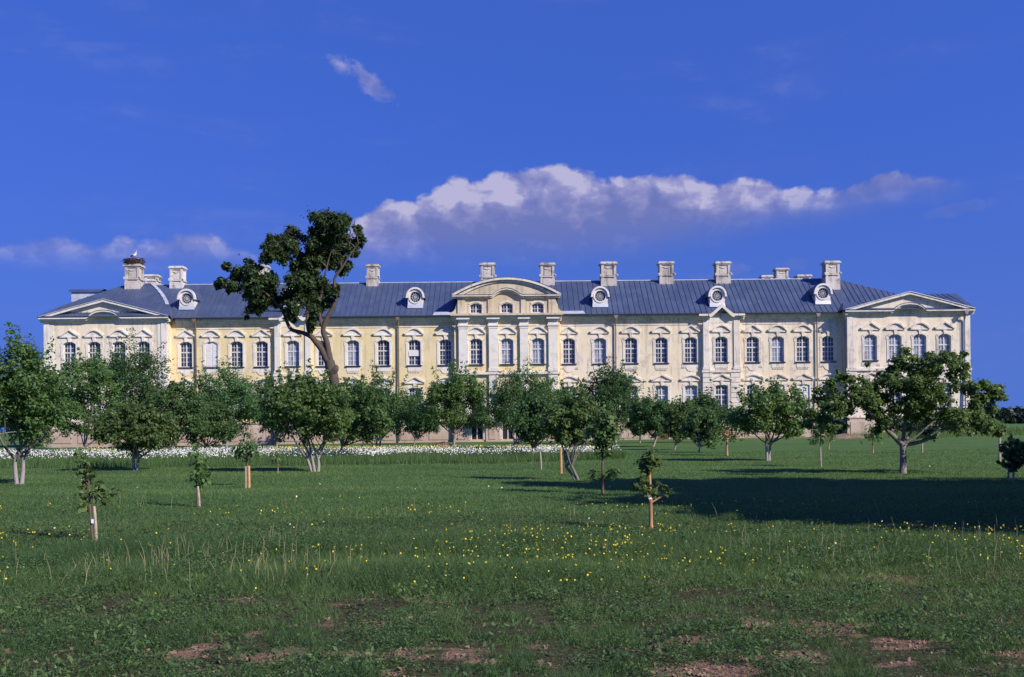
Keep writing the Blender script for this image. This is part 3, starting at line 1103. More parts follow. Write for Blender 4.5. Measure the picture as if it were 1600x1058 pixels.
    mb.strip([(x, q + 0.05) for x, q in line], [(x, q + 0.004) for x, q in line], PY - 0.66, PY - 0.10)
    mb.build('cornice_flashing', M['roof'], palace)

# central block
for (a, b) in ((717, 731), (764, 778), (812.5, 825.5), (857, 871)):
    xa, xb = W(a, 540, CY)[0], W(b, 540, CY)[0]
    mb = MB().box(xa, xb, CY - 0.26, CY + 0.02, 8.0, 12.55)
    mb.box(xa - 0.06, xb + 0.06, CY - 0.32, CY + 0.02, 7.62, 8.0)
    mb.box(xa - 0.05, xb + 0.05, CY - 0.30, CY + 0.02, 12.30, 12.42)
    mb.box(xa - 0.12, xb + 0.12, CY - 0.36, CY + 0.02, 12.55, 12.72)
    mb.box(xa - 0.04, xb + 0.04, CY - 0.28, CY + 0.02, 12.72, EAVE - 0.62)
    mb.box(xa - 0.10, xb + 0.10, CY - 0.46, CY + 0.02, EAVE - 0.62, EAVE - 0.44)
    mb.box(xa - 0.22, xb + 0.22, CY - 0.64, CY + 0.02, EAVE - 0.44, EAVE - 0.255)
    mb.build('pilaster', M['trim'], palace)
    MB().box(xa - 0.02, xb + 0.02, CY - 0.24, CY + 0.02, 2.32, 7.28).build('lower_pilaster', M['trim'], palace)
cornice(-5.95, 5.95, CY, M['trim'])
mb = MB().box(-6.1, 6.1, CY - 0.86, CY + 0.5, EAVE - 0.05, EAVE + 0.16)
mb.build('cornice_flashing', M['attic'], palace)
MB().box(-5.85, 5.85, CY - 0.34, CY + 0.02, 7.30, 7.56).build('string_course', M['trim'], palace)
AY = CY + 0.05
A0, A1 = EAVE + 0.16, 15.62
aops = [(x, 1.30, A0 + 0.10, A0 + 0.92, 0.26) for x in (-3.37, 0, 3.37)]
mb = MB()
wall_sheet(mb, -5.35, 5.35, A0, A1 + 0.1, aops, AY)
for xx in (-5.35, 5.35):
    mb.face((xx, AY, A0), (xx, AY + 6, A0), (xx, AY + 6, A1 + 0.1), (xx, AY, A1 + 0.1))
ln = arc(-1.5, 1.5, A1 + 0.12, 0.60)
mb.strip(ln, [(x, A1 - 0.02) for x, z in ln], AY - 0.004, AY + 0.3)
mb.build('attic_wall', M['attic'], palace)
fme = frame_mesh(1.30, 0.92, 0.26, 2, 0, 0.999)
gme = pane_mesh(1.30, 0.92, 0.26, M['glass'])
for x in (-3.37, 0, 3.37):
    w = link('attic_window', fme, palace, (x, AY, A0 + 0.10))
    link('glass', gme, w)
    mb = MB()
    mb.strip(arc(-0.82, 0.82, 1.08, 0.30), arc(-0.65, 0.65, 0.92, 0.26), -0.05, 0.01)
    mb.box(-0.82, -0.65, -0.045, 0.01, 0, 0.92).box(0.65, 0.82, -0.045, 0.01, 0, 0.92)
    mb.build('surround', M['trimw'], w)
for (a, b) in ((-5.35, -4.55), (-2.05, -1.55), (1.55, 2.05), (4.55, 5.35)):
    MB().box(a, b, AY - 0.14, AY + 0.01, A0 + 0.003, A1 - 0.02).build('attic_pilaster', M['attic'], palace)
for s in (-1, 1):              # scrolls at the attic's ends
    mb = MB()
    outl = [(5.35, A1 - 0.35), (5.55, A1 - 0.7), (5.62, A1 - 1.1), (5.85, A1 - 1.4), (6.2, A0 + 0.16), (6.25, A0 + 0.02)]
    tops = [(s * x, z) for x, z in outl]
    bots = [(s * x, A0 + 0.005) for x, z in outl]
    if s < 0:
        tops, bots = tops[::-1], bots[::-1]
    mb.strip(tops, bots, AY + 0.02, AY + 0.5)
    mb.build('scroll', M['attic'], palace)
z = A1 + 0.32
line = [(-5.9, z), (-1.75, z), (-1.5, z + 0.06), (-1.1, z + 0.36), (-0.6, z + 0.62), (0, z + 0.72), (0.6, z + 0.62), (1.1, z + 0.36), (1.5, z + 0.06), (1.75, z), (5.9, z)]
mb = MB()
mb.strip(line, [(x, q - 0.15) for x, q in line], AY - 0.50, AY + 0.2)
mb.strip([(x * 0.985, q - 0.153) for x, q in line], [(x * 0.985, q - 0.32) for x, q in line], AY - 0.28, AY + 0.2)
mb.build('attic_cornice', M['trimw'], palace)
MB().strip([(x, q + 0.05) for x, q in line], [(x, q + 0.004) for x, q in line], AY - 0.54, AY - 0.16).build('attic_cornice_flashing', M['roof'], palace)
top = arc(-5.95, 5.95, z + 0.10, 1.78, 26)
mb = MB()
mb.strip(top, [(x * 0.985, q - 0.24) for x, q in top], AY - 0.48, AY + 0.6)
inn = [(x * 0.95, q - 0.243) for x, q in top]
mb.strip(inn, [(x * 0.95, q - 0.20) for x, q in inn], AY - 0.26, AY + 0.3)
mb.build('curved_pediment', M['trimw'], palace)
mb = MB()
def bump(x):
    xs = [p[0] for p in line]
    return float(np.interp(x, xs, [p[1] for p in line]))
tt = [(x * 0.93, q - 0.36) for x, q in top]
mb.strip([(x, max(q, bump(x) + 0.01)) for x, q in tt], [(x, bump(x)) for x, q in tt], AY - 0.10, AY + 0.3)
mb.build('pediment_field', M['attic'], palace)
mb = MB()
mb.strip([(x, q + 0.05) for x, q in top], [(x, q + 0.003) for x, q in top], AY - 0.50, AY + 6.2)
mb.build('pediment_roof', M['roof'], palace)

# --- roofs
roof_prof = [(-0.80, 13.74), (-0.10, 14.05), (0.9, 14.72), (6.0, 18.3)]   # (y, z) up the front slope


def slope_y(z):
    return float(np.interp(z, [p[1] for p in roof_prof], [p[0] for p in roof_prof]))


RL, RR = W(205, 443, 6.0)[0], W(1305, 434, 6.0)[0]
EL, ER = -50.6, 50.5


def hip_x(z, side):
    """x of the hip line at height z"""
    t = (z - 13.74) / (18.3 - 13.74)
    if side < 0:
        return EL + (RL - EL) * (t ** 0.92)
    return ER + (RR - ER) * (t ** 0.97)


mb = MB()
zs = [13.74, 14.05, 14.4, 14.72, 15.6, 16.5, 17.4, 18.3]
for za, zb in zip(zs[:-1], zs[1:]):
    ya, yb = slope_y(za), slope_y(zb)
    la, lb, ra, rb = hip_x(za, -1), hip_x(zb, -1), hip_x(za, 1), hip_x(zb, 1)
    mb.face((la, ya, za), (ra, ya, za), (rb, yb, zb), (lb, yb, zb))
    mb.face((la, 12 - ya, za), (lb, 12 - yb, zb), (rb, 12 - yb, zb), (ra, 12 - ya, za))
    mb.face((la, ya, za), (lb, yb, zb), (lb, 12 - yb, zb), (la, 12 - ya, za))
    mb.face((ra, ya, za), (ra, 12 - ya, za), (rb, 12 - yb, zb), (rb, yb, zb))
roof = mb.build('roof', M['roof'], palace)
MB().box(RL, RR, 5.88, 6.12, 18.27, 18.36).build('ridge_cap', M['zinc'], roof)
# standing seams of the front slope, each folded rib its own piece
full = MB()
pr = [(y, z) for y, z in roof_prof]
for (ya, za), (yb, zb) in zip(pr[:-1], pr[1:]):
    full.face((-0.035, ya, za), (0.035, ya, za), (0.035, yb, zb), (-0.035, yb, zb))
    n = Vector((0, -(zb - za), (yb - ya))).normalized() * 0.055
    full.face((-0.035, ya + n.y, za + n.z), (0.035, ya + n.y, za + n.z), (0.035, yb + n.y, zb + n.z), (-0.035, yb + n.y, zb + n.z))
    for x in (-0.035, 0.035):
        full.face((x, ya, za), (x, yb, zb), (x, yb + n.y, zb + n.z), (x, ya + n.y, za + n.z))
full_me = full.mesh('standing_seam', M['roof'])
nsl = int((36.9 + 36.9) / 0.6)
for i in range(nsl + 1):
    x = -36.9 + i * 0.6
    if abs(x) < 5.9 or abs(abs(x) - 23.4) < 1.2:
        pass
    link('standing_seam', full_me, roof, (x, 0, 0))


def seam(x0, y0, z0, x1, y1, z1, parent):
    n = Vector((0, -0.75, 0.66)) * 0.055
    mb = MB()
    a, b = Vector((x0, y0, z0)), Vector((x1, y1, z1))
    for d in (-0.035, 0.035):
        q = Vector((d, 0, 0))
        mb.face(tuple(a + q), tuple(b + q), tuple(b + q + n), tuple(a + q + n))
    q = Vector((0.035, 0, 0))
    mb.face(tuple(a - q + n), tuple(a + q + n), tuple(b + q + n), tuple(b - q + n))
    return mb.build('standing_seam', M['roof'], parent)


for i in range(1, 21):         # shorter seams under the right hip
    x = 36.9 + i * 0.6
    t = ((x - ER) / (RR - ER))
    if 0.04 < t < 1:
        zt = 13.74 + (18.3 - 13.74) * t ** (1 / 0.97)
        seam(x, slope_y(14.1), 14.1, x, slope_y(zt), zt, roof)
# right pavilion's own lower hipped roof
def hip_roof(name, xa, xb, ya, yb, za, ra, rb, yr, zr):
    mb = MB()
    A, B, C, D = (xa, ya, za), (xb, ya, za), (xb, yb, za), (xa, yb, za)
    P, Q = (ra, yr, zr), (rb, yr, zr)
    mb.face(A, B, Q, P)
    mb.face(B, C, Q)
    mb.face(C, D, P, Q)
    mb.face(D, A, P)
    return mb.build(name, M['roof'], palace)


pr_ = hip_roof('pavilion_roof', 36.2, 50.6, PY - 0.70, 13.5, EAVE + 0.16, 38.5, W(1493, 463, 5.0)[0], 5.0, 16.35)
for i in range(22):
    x = 37.6 + i * 0.6
    rb = W(1493, 463, 5.0)[0]
    t = 0.97 if x < rb else (50.6 - x) / (50.6 - rb)
    if t > 0.1 and x > 38.4:
        y0, z0 = PY - 0.70, EAVE + 0.16
        seam(x, y0 + (5.0 - y0) * 0.2, z0 + (16.35 - z0) * 0.2, x, y0 + (5.0 - y0) * t, z0 + (16.35 - z0) * t, pr_)
# left pavilion: its front slope stands before the main roof, with a bright valley strip
mb = MB()
n = 8
lft, rgt = [], []
for i in range(n + 1):
    t = i / n
    y = PY - 0.72 + (5.4 - PY + 0.72) * t
    zz = EAVE + 0.18 + (18.42 - EAVE - 0.18) * (t ** 0.86)
    xl = -50.7 + (RL + 50.7) * (t ** 0.95)
    xr = -36.3 - 3.1 * (t ** 1.5) - 1.2 * t
    lft.append((xl, y, zz))
    rgt.append((xr, y, zz))
for i in range(n):
    mb.face(lft[i], rgt[i], rgt[i + 1], lft[i + 1])
    a, b = rgt[i], rgt[i + 1]
    mb.face(a, (a[0], a[1] + 1.6, a[2] - 0.6), (b[0], b[1] + 1.6, b[2] - 0.6), b)
    a, b = lft[i], lft[i + 1]
    mb.face(a, b, (b[0], 14 - b[1] * 0.3, b[2]), (a[0], 14 - a[1] * 0.3, a[2]))
lroof = mb.build('pavilion_roof', M['roof'], palace)
mb = MB()
for i in range(2, n):
    a, b = Vector(rgt[i]), Vector(rgt[i + 1])
    nn = Vector((0, -0.05, 0.06))
    mb.face(tuple(a + nn + Vector((-0.36, 0, 0))), tuple(a + nn + Vector((0.06, 0, 0))), tuple(b + nn + Vector((0.06, 0, 0))), tuple(b + nn + Vector((-0.30, 0, 0))))
mb.build('valley_flashing', M['zinc'], lroof)
for i in range(1, 24):
    x = -51.0 + i * 0.62
    if x > -37.0:
        break
    # clip to the slope's outline
    zl = [p for p in lft if p[0] <= x]
    k = len(zl) - 1
    if x < RL:
        t1 = (x + 50.7) / (RL + 50.7)
        t1 = max(0.02, t1) ** (1 / 0.95)
    else:
        t1 = 1.0
        for j in range(n):
            if rgt[j + 1][0] < x:
                t1 = j / n + (rgt[j][0] - x) / (rgt[j][0] - rgt[j + 1][0]) / n
                break
    pts = []
    for j in range(5):
        t = 0.05 + (t1 - 0.05) * j / 4
        y = PY - 0.72 + (5.4 - PY + 0.72) * t
        pts.append((x, y - 0.03, EAVE + 0.18 + (18.42 - EAVE - 0.18) * (t ** 0.86) + 0.03))
    if t1 > 0.12:
        MB().tube(pts, 0.05, 4).build('standing_seam', M['roof'], lroof)
# wing roofs behind
for s in (-1, 1):
    xa, xb = sorted((s * 36.5, s * 50.6))
    mb = MB()
    xm = s * 43.5
    mb.face((xa, 12.6, 12.6), (xm, 12.6, 15.2), (xm, 46.4, 15.2), (xa, 46.4, 12.6))
    mb.face((xb, 12.6, 12.6), (xb, 46.4, 12.6), (xm, 46.4, 15.2), (xm, 12.6, 15.2))
    mb.face((xa, 46.4, 12.6), (xm, 46.4, 15.2), (xb, 46.4, 12.6))
    mb.build('wing_roof', M['roof'], palace)

# gutters and eaves board along each stretch
for s in (-1, 1):
    for a, b in ((5.9, 22.0), (24.8, 36.6)):
        x0, x1 = sorted((s * a, s * b))
        mb = MB().box(x0, x1, -0.90, -0.62, EAVE - 0.045, EAVE + 0.06)
        mb.build('gutter', M['gutter'], palace)
# bright sheets of new metal at the foot of the roof
for (a, b) in ((677, 709), (876, 914)):
    xa, xb = W(a, 490, 0)[0], W(b, 490, 0)[0]
    mb = MB()
    mb.face((xa, -0.72, 13.86), (xb, -0.72, 13.86), (xb - 0.2, 0.1, 14.24), (xa + 0.1, 0.1, 14.24))
    mb.face((xa, -0.72, 13.83), (xb, -0.72, 13.83), (xb, -0.72, 13.86), (xa, -0.72, 13.86))
    mb.build('flashing_sheet', M['zinc'], palace)


# --- dormers
def dormer_meshes():
    d = {}
    hw, h = 0.82, 1.55
    mb = MB()                                   # body: front with round opening, cheeks, barrel top
    n = 24
    r = 0.62
    cz = 1.22
    ring = [(r * math.cos(2 * math.pi * i / n), cz + r * math.sin(2 * math.pi * i / n)) for i in range(n)]

    def outer(i):
        a = 2 * math.pi * i / n
        c, s = math.cos(a), math.sin(a)
        if s >= 0.05:
            return (hw * c, 1.30 + 0.80 * s)
        k = min(hw / max(abs(c), 1e-6), 1.22 / max(-s, 1e-6))
        return (k * c, cz + k * s)
    out = [outer(i) for i in range(n)]
    for i in range(n):
        j = (i + 1) % n
        mb.face((ring[i][0], 0, ring[i][1]), (out[i][0], 0, out[i][1]), (out[j][0], 0, out[j][1]), (ring[j][0], 0, ring[j][1]))
        mb.face((ring[i][0], 0, ring[i][1]), (ring[j][0], 0, ring[j][1]), (ring[j][0], 0.25, ring[j][1]), (ring[i][0], 0.25, ring[i][1]))
        mb.face((out[i][0], 0, out[i][1]), (out[i][0], 3.4, out[i][1]), (out[j][0], 3.4, out[j][1]), (out[j][0], 0, out[j][1]))
    d['body'] = mb.mesh('dormer', M['dorm'])
    mb = MB()                                   # hood that overhangs the front
    o = [(1.0 * math.cos(a), 1.30 + 1.0 * math.sin(a)) for a in [math.pi - math.pi * i / 14 for i in range(15)]]
    q = [(0.80 * math.cos(a), 1.30 + 0.80 * math.sin(a)) for a in [math.pi - math.pi * i / 14 for i in range(15)]]
    o = [(-1.06, 1.12)] + o + [(1.06, 1.12)]
    q = [(-0.83, 1.12)] + q + [(0.83, 1.12)]
    mb.strip(o, q, -0.22, 0.12)
    d['hood'] = mb.mesh('hood', M['dorm'])
    mb = MB()
    o2 = [(x * 0.99, z + 0.03) for x, z in o]
    mb.strip(o2, [(x * 0.97, z) for x, z in o], 0.12, 3.2)
    d['cover'] = mb.mesh('barrel_roof', M['roof'])
    mb = MB()                                   # moulded ring
    for i in range(n):
        a, b = 2 * math.pi * i / n, 2 * math.pi * (i + 1) / n
        for (r0, r1, y0, y1) in ((0.60, 0.74, -0.07, -0.07),):
            p = [(r0 * math.cos(a), cz + r0 * math.sin(a)), (r1 * math.cos(a), cz + r1 * math.sin(a)), (r1 * math.cos(b), cz + r1 * math.sin(b)), (r0 * math.cos(b), cz + r0 * math.sin(b))]
            mb.face(*[(x, -0.07, z) for x, z in p])
            mb.face((p[1][0], -0.07, p[1][1]), (p[1][0], 0.0, p[1][1]), (p[2][0], 0.0, p[2][1]), (p[2][0], -0.07, p[2][1]))
            mb.face((p[0][0], -0.07, p[0][1]), (p[3][0], -0.07, p[3][1]), (p[3][0], 0.0, p[3][1]), (p[0][0], 0.0, p[0][1]))
    d['ring'] = mb.mesh('ring', M['dorm'])
    mb = MB()                                   # wheel of glazing bars
    for i in range(12):
        a = math.pi * i / 6
        mb.tube([(0.10 * math.cos(a), 0.10, cz + 0.10 * math.sin(a)), (0.61 * math.cos(a), 0.10, cz + 0.61 * math.sin(a))], 0.019, 4)
    for rr, th in ((0.09, 0.035), (0.34, 0.018), (0.58, 0.03)):
        mb.tube([(rr * math.cos(2 * math.pi * i / 20), 0.10, cz + rr * math.sin(2 * math.pi * i / 20)) for i in range(21)], th, 4, False)
    d['grille'] = mb.mesh('glazing_bars', M['frame'])
    mb = MB()
    mb.face(*[(x, 0.2, z) for x, z in ring])
    d['glass'] = mb.mesh('glass', M['glass'])
    mb = MB()
    mb.face((-0.86, -0.02, 0.38), (0.86, -0.02, 0.38), (0.86, -0.10, 0.0), (-0.86, -0.10, 0.0))
    d['apron'] = mb.mesh('apron', M['zinc'])
    return d


DM = dormer_meshes()
for px, py in ((292, 484), (455, 483), (649, 481.5), (938, 480), (1121, 479.5), (1286, 475.5)):
    z = 14.9
    y = slope_y(z)
    for _ in range(6):
        x, z = W(px, py, y)
        y = slope_y(z) - 0.05
    d = link('dormer', DM['body'], palace, (x, y, z))
    for k, nm in (('hood', 'hood'), ('cover', 'barrel_roof'), ('ring', 'ring'), ('grille', 'glazing_bars'), ('glass', 'glass'), ('apron', 'apron')):
        link(nm, DM[k], d)
# dormer that shows in profile on the left hip
x, z = W(128, 470, 8.0)
d = link('dormer', MB().box(-0.9, 2.4, -0.8, 0.8, -1.6, 0.95).mesh('dormer', M['zinc']), palace, (x, 8.0, z))
mb = MB()
for i in range(8):
    a, b = math.pi * i / 8, math.pi * (i + 1) / 8
    mb.face((-1.15, 1.0 * math.cos(a), 0.90 + 0.42 * math.sin(a)), (2.8, 1.0 * math.cos(a), 0.90 + 0.42 * math.sin(a)), (2.8, 1.0 * math.cos(b), 0.90 + 0.42 * math.sin(b)), (-1.15, 1.0 * math.cos(b), 0.90 + 0.42 * math.sin(b)))
mb.build('barrel_roof', M['roof'], d)


# --- chimneys
def chimney_mesh(w, h, dpt, seed):
    r = random.Random(seed)
    mb = MB()
    a, b = w / 2, dpt / 2
    mb.box(-a * 0.98, a * 0.98, -b, b, -1.6, 0.22)
    mb.box(-a * 0.84, a * 0.84, -b * 0.86, b * 0.86, 0.22, h - 0.40)
    for s in (-1, 1):                        # corner pilasters
        for t in (-1, 1):
            xa, xb = sorted((s * a * 0.62, s * a * 0.93))
            ya, yb = sorted((t * b * 0.62, t * b * 0.97))
            mb.box(xa, xb, ya, yb, 0.223, h - 0.41)
    mb.box(-a * 1.02, a * 1.02, -b * 1.02, b * 1.02, 0.42, 0.56)
    fr = mb.mesh('chimney', M['chim'])
    c = MB()
    c.box(-a * 0.98, a * 0.98, -b, b, h - 0.40, h - 0.26)
    c.box(-a * 1.12, a * 1.12, -b * 1.12, b * 1.12, h - 0.26, h - 0.12)
    c.box(-a * 1.0, a * 1.0, -b * 1.0, b * 1.0, h - 0.12, h)
    cap = c.mesh('cap', M['chim'])
    p = MB()                                 # festooned panel on the front
    pts = [(-a * 0.5 + a * i / 6, h - 0.62 - 0.16 * math.sin(math.pi * i / 6)) for i in range(7)]
    p.tube([(x, -b * 0.88, z) for x, z in pts], 0.055, 5)
    p.box(-a * 0.48, a * 0.48, -b * 0.90, -b * 0.86, 0.62, h - 0.95)
    pan = p.mesh('panel', M['chim'])
    br = []                                  # scroll brackets at the waist
    for s in (-1, 1):
        k = MB().tube([(s * a * 0.90, -b * 1.0, 0.72), (s * a * 1.10, -b * 1.0, 0.62), (s * a * 1.08, -b * 1.0, 0.48)], [0.07, 0.11, 0.07], 6)
        br.append(k.mesh('bracket', M['chim']))
    return fr, cap, pan, br


CHIM = []
for i, (px, w, yt, yb, dy) in enumerate(((210, 26, 414, 444, 4.6), (239, 22, 430, 446, 12), (278, 23, 417, 446, 6), (409, 23, 415, 444, 6), (583, 21, 414, 442, 6), (762, 25, 412, 441, 6), (855, 25, 412, 440, 6), (950, 27, 410.5, 440, 5.8), (1040, 25, 410, 438, 6), (1128, 25, 410, 438, 6), (1298, 25, 409, 437, 4.6), (1197, 19, 431, 440, 30), (1220, 22, 420, 440, 34), (1254, 24, 430.5, 440, 28))):
    x, zt = W(px, yt, dy)
    _, zb = W(px, yb, dy)
    wm = w * (FY + dy) / FPX
    if dy > 20:
        zb = zt - 2.2
    fr, cap, pan, br = chimney_mesh(wm * 0.92, zt - zb, wm * 0.85, i)
    c = link('chimney', fr, palace, (x, dy, zb))
    link('cap', cap, c)
    link('panel', pan, c)
    for q in br:
        link('bracket', q, c)
    CHIM.append((x, dy, zt))
    if dy > 20:                               # stands on the wing behind the court
        mb = MB().box(-1.6, 1.6, -1.0, 1.0, -4.5, -1.2)
        mb.build('stack_base', M['roof'], c)

# --- rainwater pipes
for px, mat, y in ((307, M['pipeb'], 0), (623, M['pipeb'], 0), (962, M['pipe'], 0), (1276, M['pipe'], 0), (1506, M['pipe'], PY), (1321, M['pipe'], PY + 0.4)):
    x = W(px, 560, y)[0]
    if px == 1321:
        x = 36.66
    mb = MB()
    mb.tube([(x, y - 0.70, EAVE - 0.05), (x, y - 0.62, EAVE - 0.35), (x, y - 0.22, EAVE - 1.0), (x, y - 0.20, EAVE - 1.3), (x, y - 0.20, 7.0), (x, y - 0.36, 2.4), (x, y - 0.36, 0.1)], 0.085, 8)
    p = mb.build('downpipe', mat, palace, smooth_=True)
    mb = MB()
    mb.strip([(x - 0.26, EAVE - 0.04), (x + 0.26, EAVE - 0.04)], [(x - 0.10, EAVE - 0.45), (x + 0.10, EAVE - 0.45)], y - 0.86, y - 0.58)
    mb.build('hopper', mat, p)

# ------------------------------------------------------------------ nest and stork on the chimney
nx, nyy, nz = CHIM[0]
nest_p = Vector((X0 + nx, FY + nyy, nz))
rr = random.Random(3)
mb = MB()
for i in range(420):
    a = rr.uniform(0, 6.283)
    q = rr.uniform(0.25, 1.18)
    h = rr.uniform(0.0, 0.62) * (0.65 + 0.35 * q)
    rad = q * (0.78 + 0.45 * min(h, 0.5))
    c = Vector((rad * math.cos(a), rad * math.sin(a), h + 0.03))
    t = a + math.pi / 2 + rr.uniform(-0.7, 0.7)
    d = Vector((math.cos(t), math.sin(t), rr.uniform(-0.25, 0.25))) * rr.uniform(0.25, 0.62)
    mb.tube([c - d, c, c + d], [0.018, 0.028, 0.014], 4, False)
mb.tube([(0, 0, 0.0), (0, 0, 0.25), (0, 0, 0.42)], [0.85, 1.0, 1.02], 14)
nest = mb.build('stork_nest', M['twig'], None, nest_p)
tag(nest, 'broad dark twig nest on top of a palace chimney', 'nest')
st = bpy.data.objects.new('stork', None)
COL.objects.link(st)
st.scale = (0.82, 0.82, 0.82)
st.location = nest_p + Vector((0.10, -0.2, 0.42))
tag(st, 'white stork with dark wing standing on the twig nest', 'stork')
mb = MB()
mb.tube([(-0.52, 0, 0.66), (-0.40, 0, 0.70), (-0.22, 0, 0.74), (0, 0, 0.80), (0.14, 0, 0.90), (0.20, 0, 1.04), (0.20, 0, 1.20), (0.23, 0, 1.32), (0.30, 0, 1.36), (0.36, 0, 1.35)], [0.03, 0.12, 0.19, 0.20, 0.14, 0.085, 0.065, 0.06, 0.07, 0.03], 10)
mb.build('body', M['feather'], st, smooth_=True)
for s in (-1, 1):
    mb = MB()
    mb.tube([(-0.62, s * 0.10, 0.60), (-0.42, s * 0.16, 0.68), (-0.18, s * 0.19, 0.76), (0.02, s * 0.16, 0.82)], [0.02, 0.07, 0.08, 0.03], 8)
    mb.build('wing', M['black'], st, smooth_=True)
    mb = MB()
    mb.tube([(-0.06, s * 0.07, 0.68), (-0.03, s * 0.07, 0.32), (-0.05, s * 0.07, 0.0)], [0.03, 0.02, 0.02], 6)
    mb.tube([(-0.05, s * 0.07, 0.01), (0.08, s * 0.10, 0.0)], [0.018, 0.008], 5)
    mb.build('leg', M['red'], st, smooth_=True)
MB().tube([(0.34, 0, 1.345), (0.60, 0, 1.29)], [0.028, 0.006], 6).build('bill', M['red'], st, smooth_=True)


# ------------------------------------------------------------------ trees
def unit(n, g):
    v = g.normal(size=(n, 3))
    return v / np.linalg.norm(v, axis=1, keepdims=True)


def leaf_mesh(name, clumps, n, size, mat, seed, up=0.55, shell=0.45, flat=0.8, long=1.35):
    g = np.random.default_rng(seed)
    C = np.array(clumps, float)
    w = C[:, 3] ** 2.2
    k = g.choice(len(C), n, p=w / w.sum())
    off = g.normal(size=(n, 3)) * 0.56
    ln = np.linalg.norm(off, axis=1, keepdims=True)
    d = off / (ln + 1e-9)
    off = d * np.maximum(ln, shell)
    # the surface of each spray is lumpy
    ph = g.random((len(C), 3)) * 9
    lump = np.sin(d[:, 0] * 5 + ph[k, 0]) * np.sin(d[:, 1] * 5 + ph[k, 1]) * np.sin(d[:, 2] * 4 + ph[k, 2])
    p = C[k, :3] + off * (C[k, 3] * (1 + 0.30 * lump))[:, None] * np.array([1, 1, flat])
    nrm = 0.8 * unit(n, g) + 0.9 * d + np.array([0, 0, up])
    nrm /= np.linalg.norm(nrm, axis=1, keepdims=True)
    a = np.cross(nrm, unit(n, g))
    a /= np.linalg.norm(a, axis=1, keepdims=True) + 1e-9
    b = np.cross(nrm, a)
    s = size * (0.6 + 0.8 * g.random(n))[:, None]
    L, Wd = a * s * long * 0.5, b * s * 0.42
    droop = nrm * s * 0.12
    v = np.stack([p - L, p + Wd + droop, p + L - droop, p - Wd + droop], 1).reshape(-1, 3)
    tint = np.clip(0.5 + 0.22 * g.normal(size=n) + 0.10 * (g.random(len(C))[k] - 0.5) * 2, 0, 1)
    return np_mesh(name, v, 4, mat, tint)


def sprays(clumps, k, r, lo=0.26, hi=0.58):
    """each leafy mass becomes many small sprays of leaves"""
    out = []
    for (a, b, c, q) in clumps:
        for _ in range(k):
            d = Vector((r.gauss(0, 1), r.gauss(0, 1), r.gauss(0, 1))).normalized() * (0.25 + 0.85 * r.random() ** 0.8)
            out.append([a + d.x * q, b + d.y * q, c + d.z * q * 0.9, q * r.uniform(lo, hi)])
    return out


def curve_pts(a, b, bend, n=6, r=None):
    a, b = Vector(a), Vector(b)
    m = (a + b) / 2 + Vector(bend)
    return [a * (1 - t) ** 2 + m * 2 * t * (1 - t) + b * t * t for t in [i / n for i in range(n + 1)]]


GROUP = 'orchard trees on the lawn before the palace'


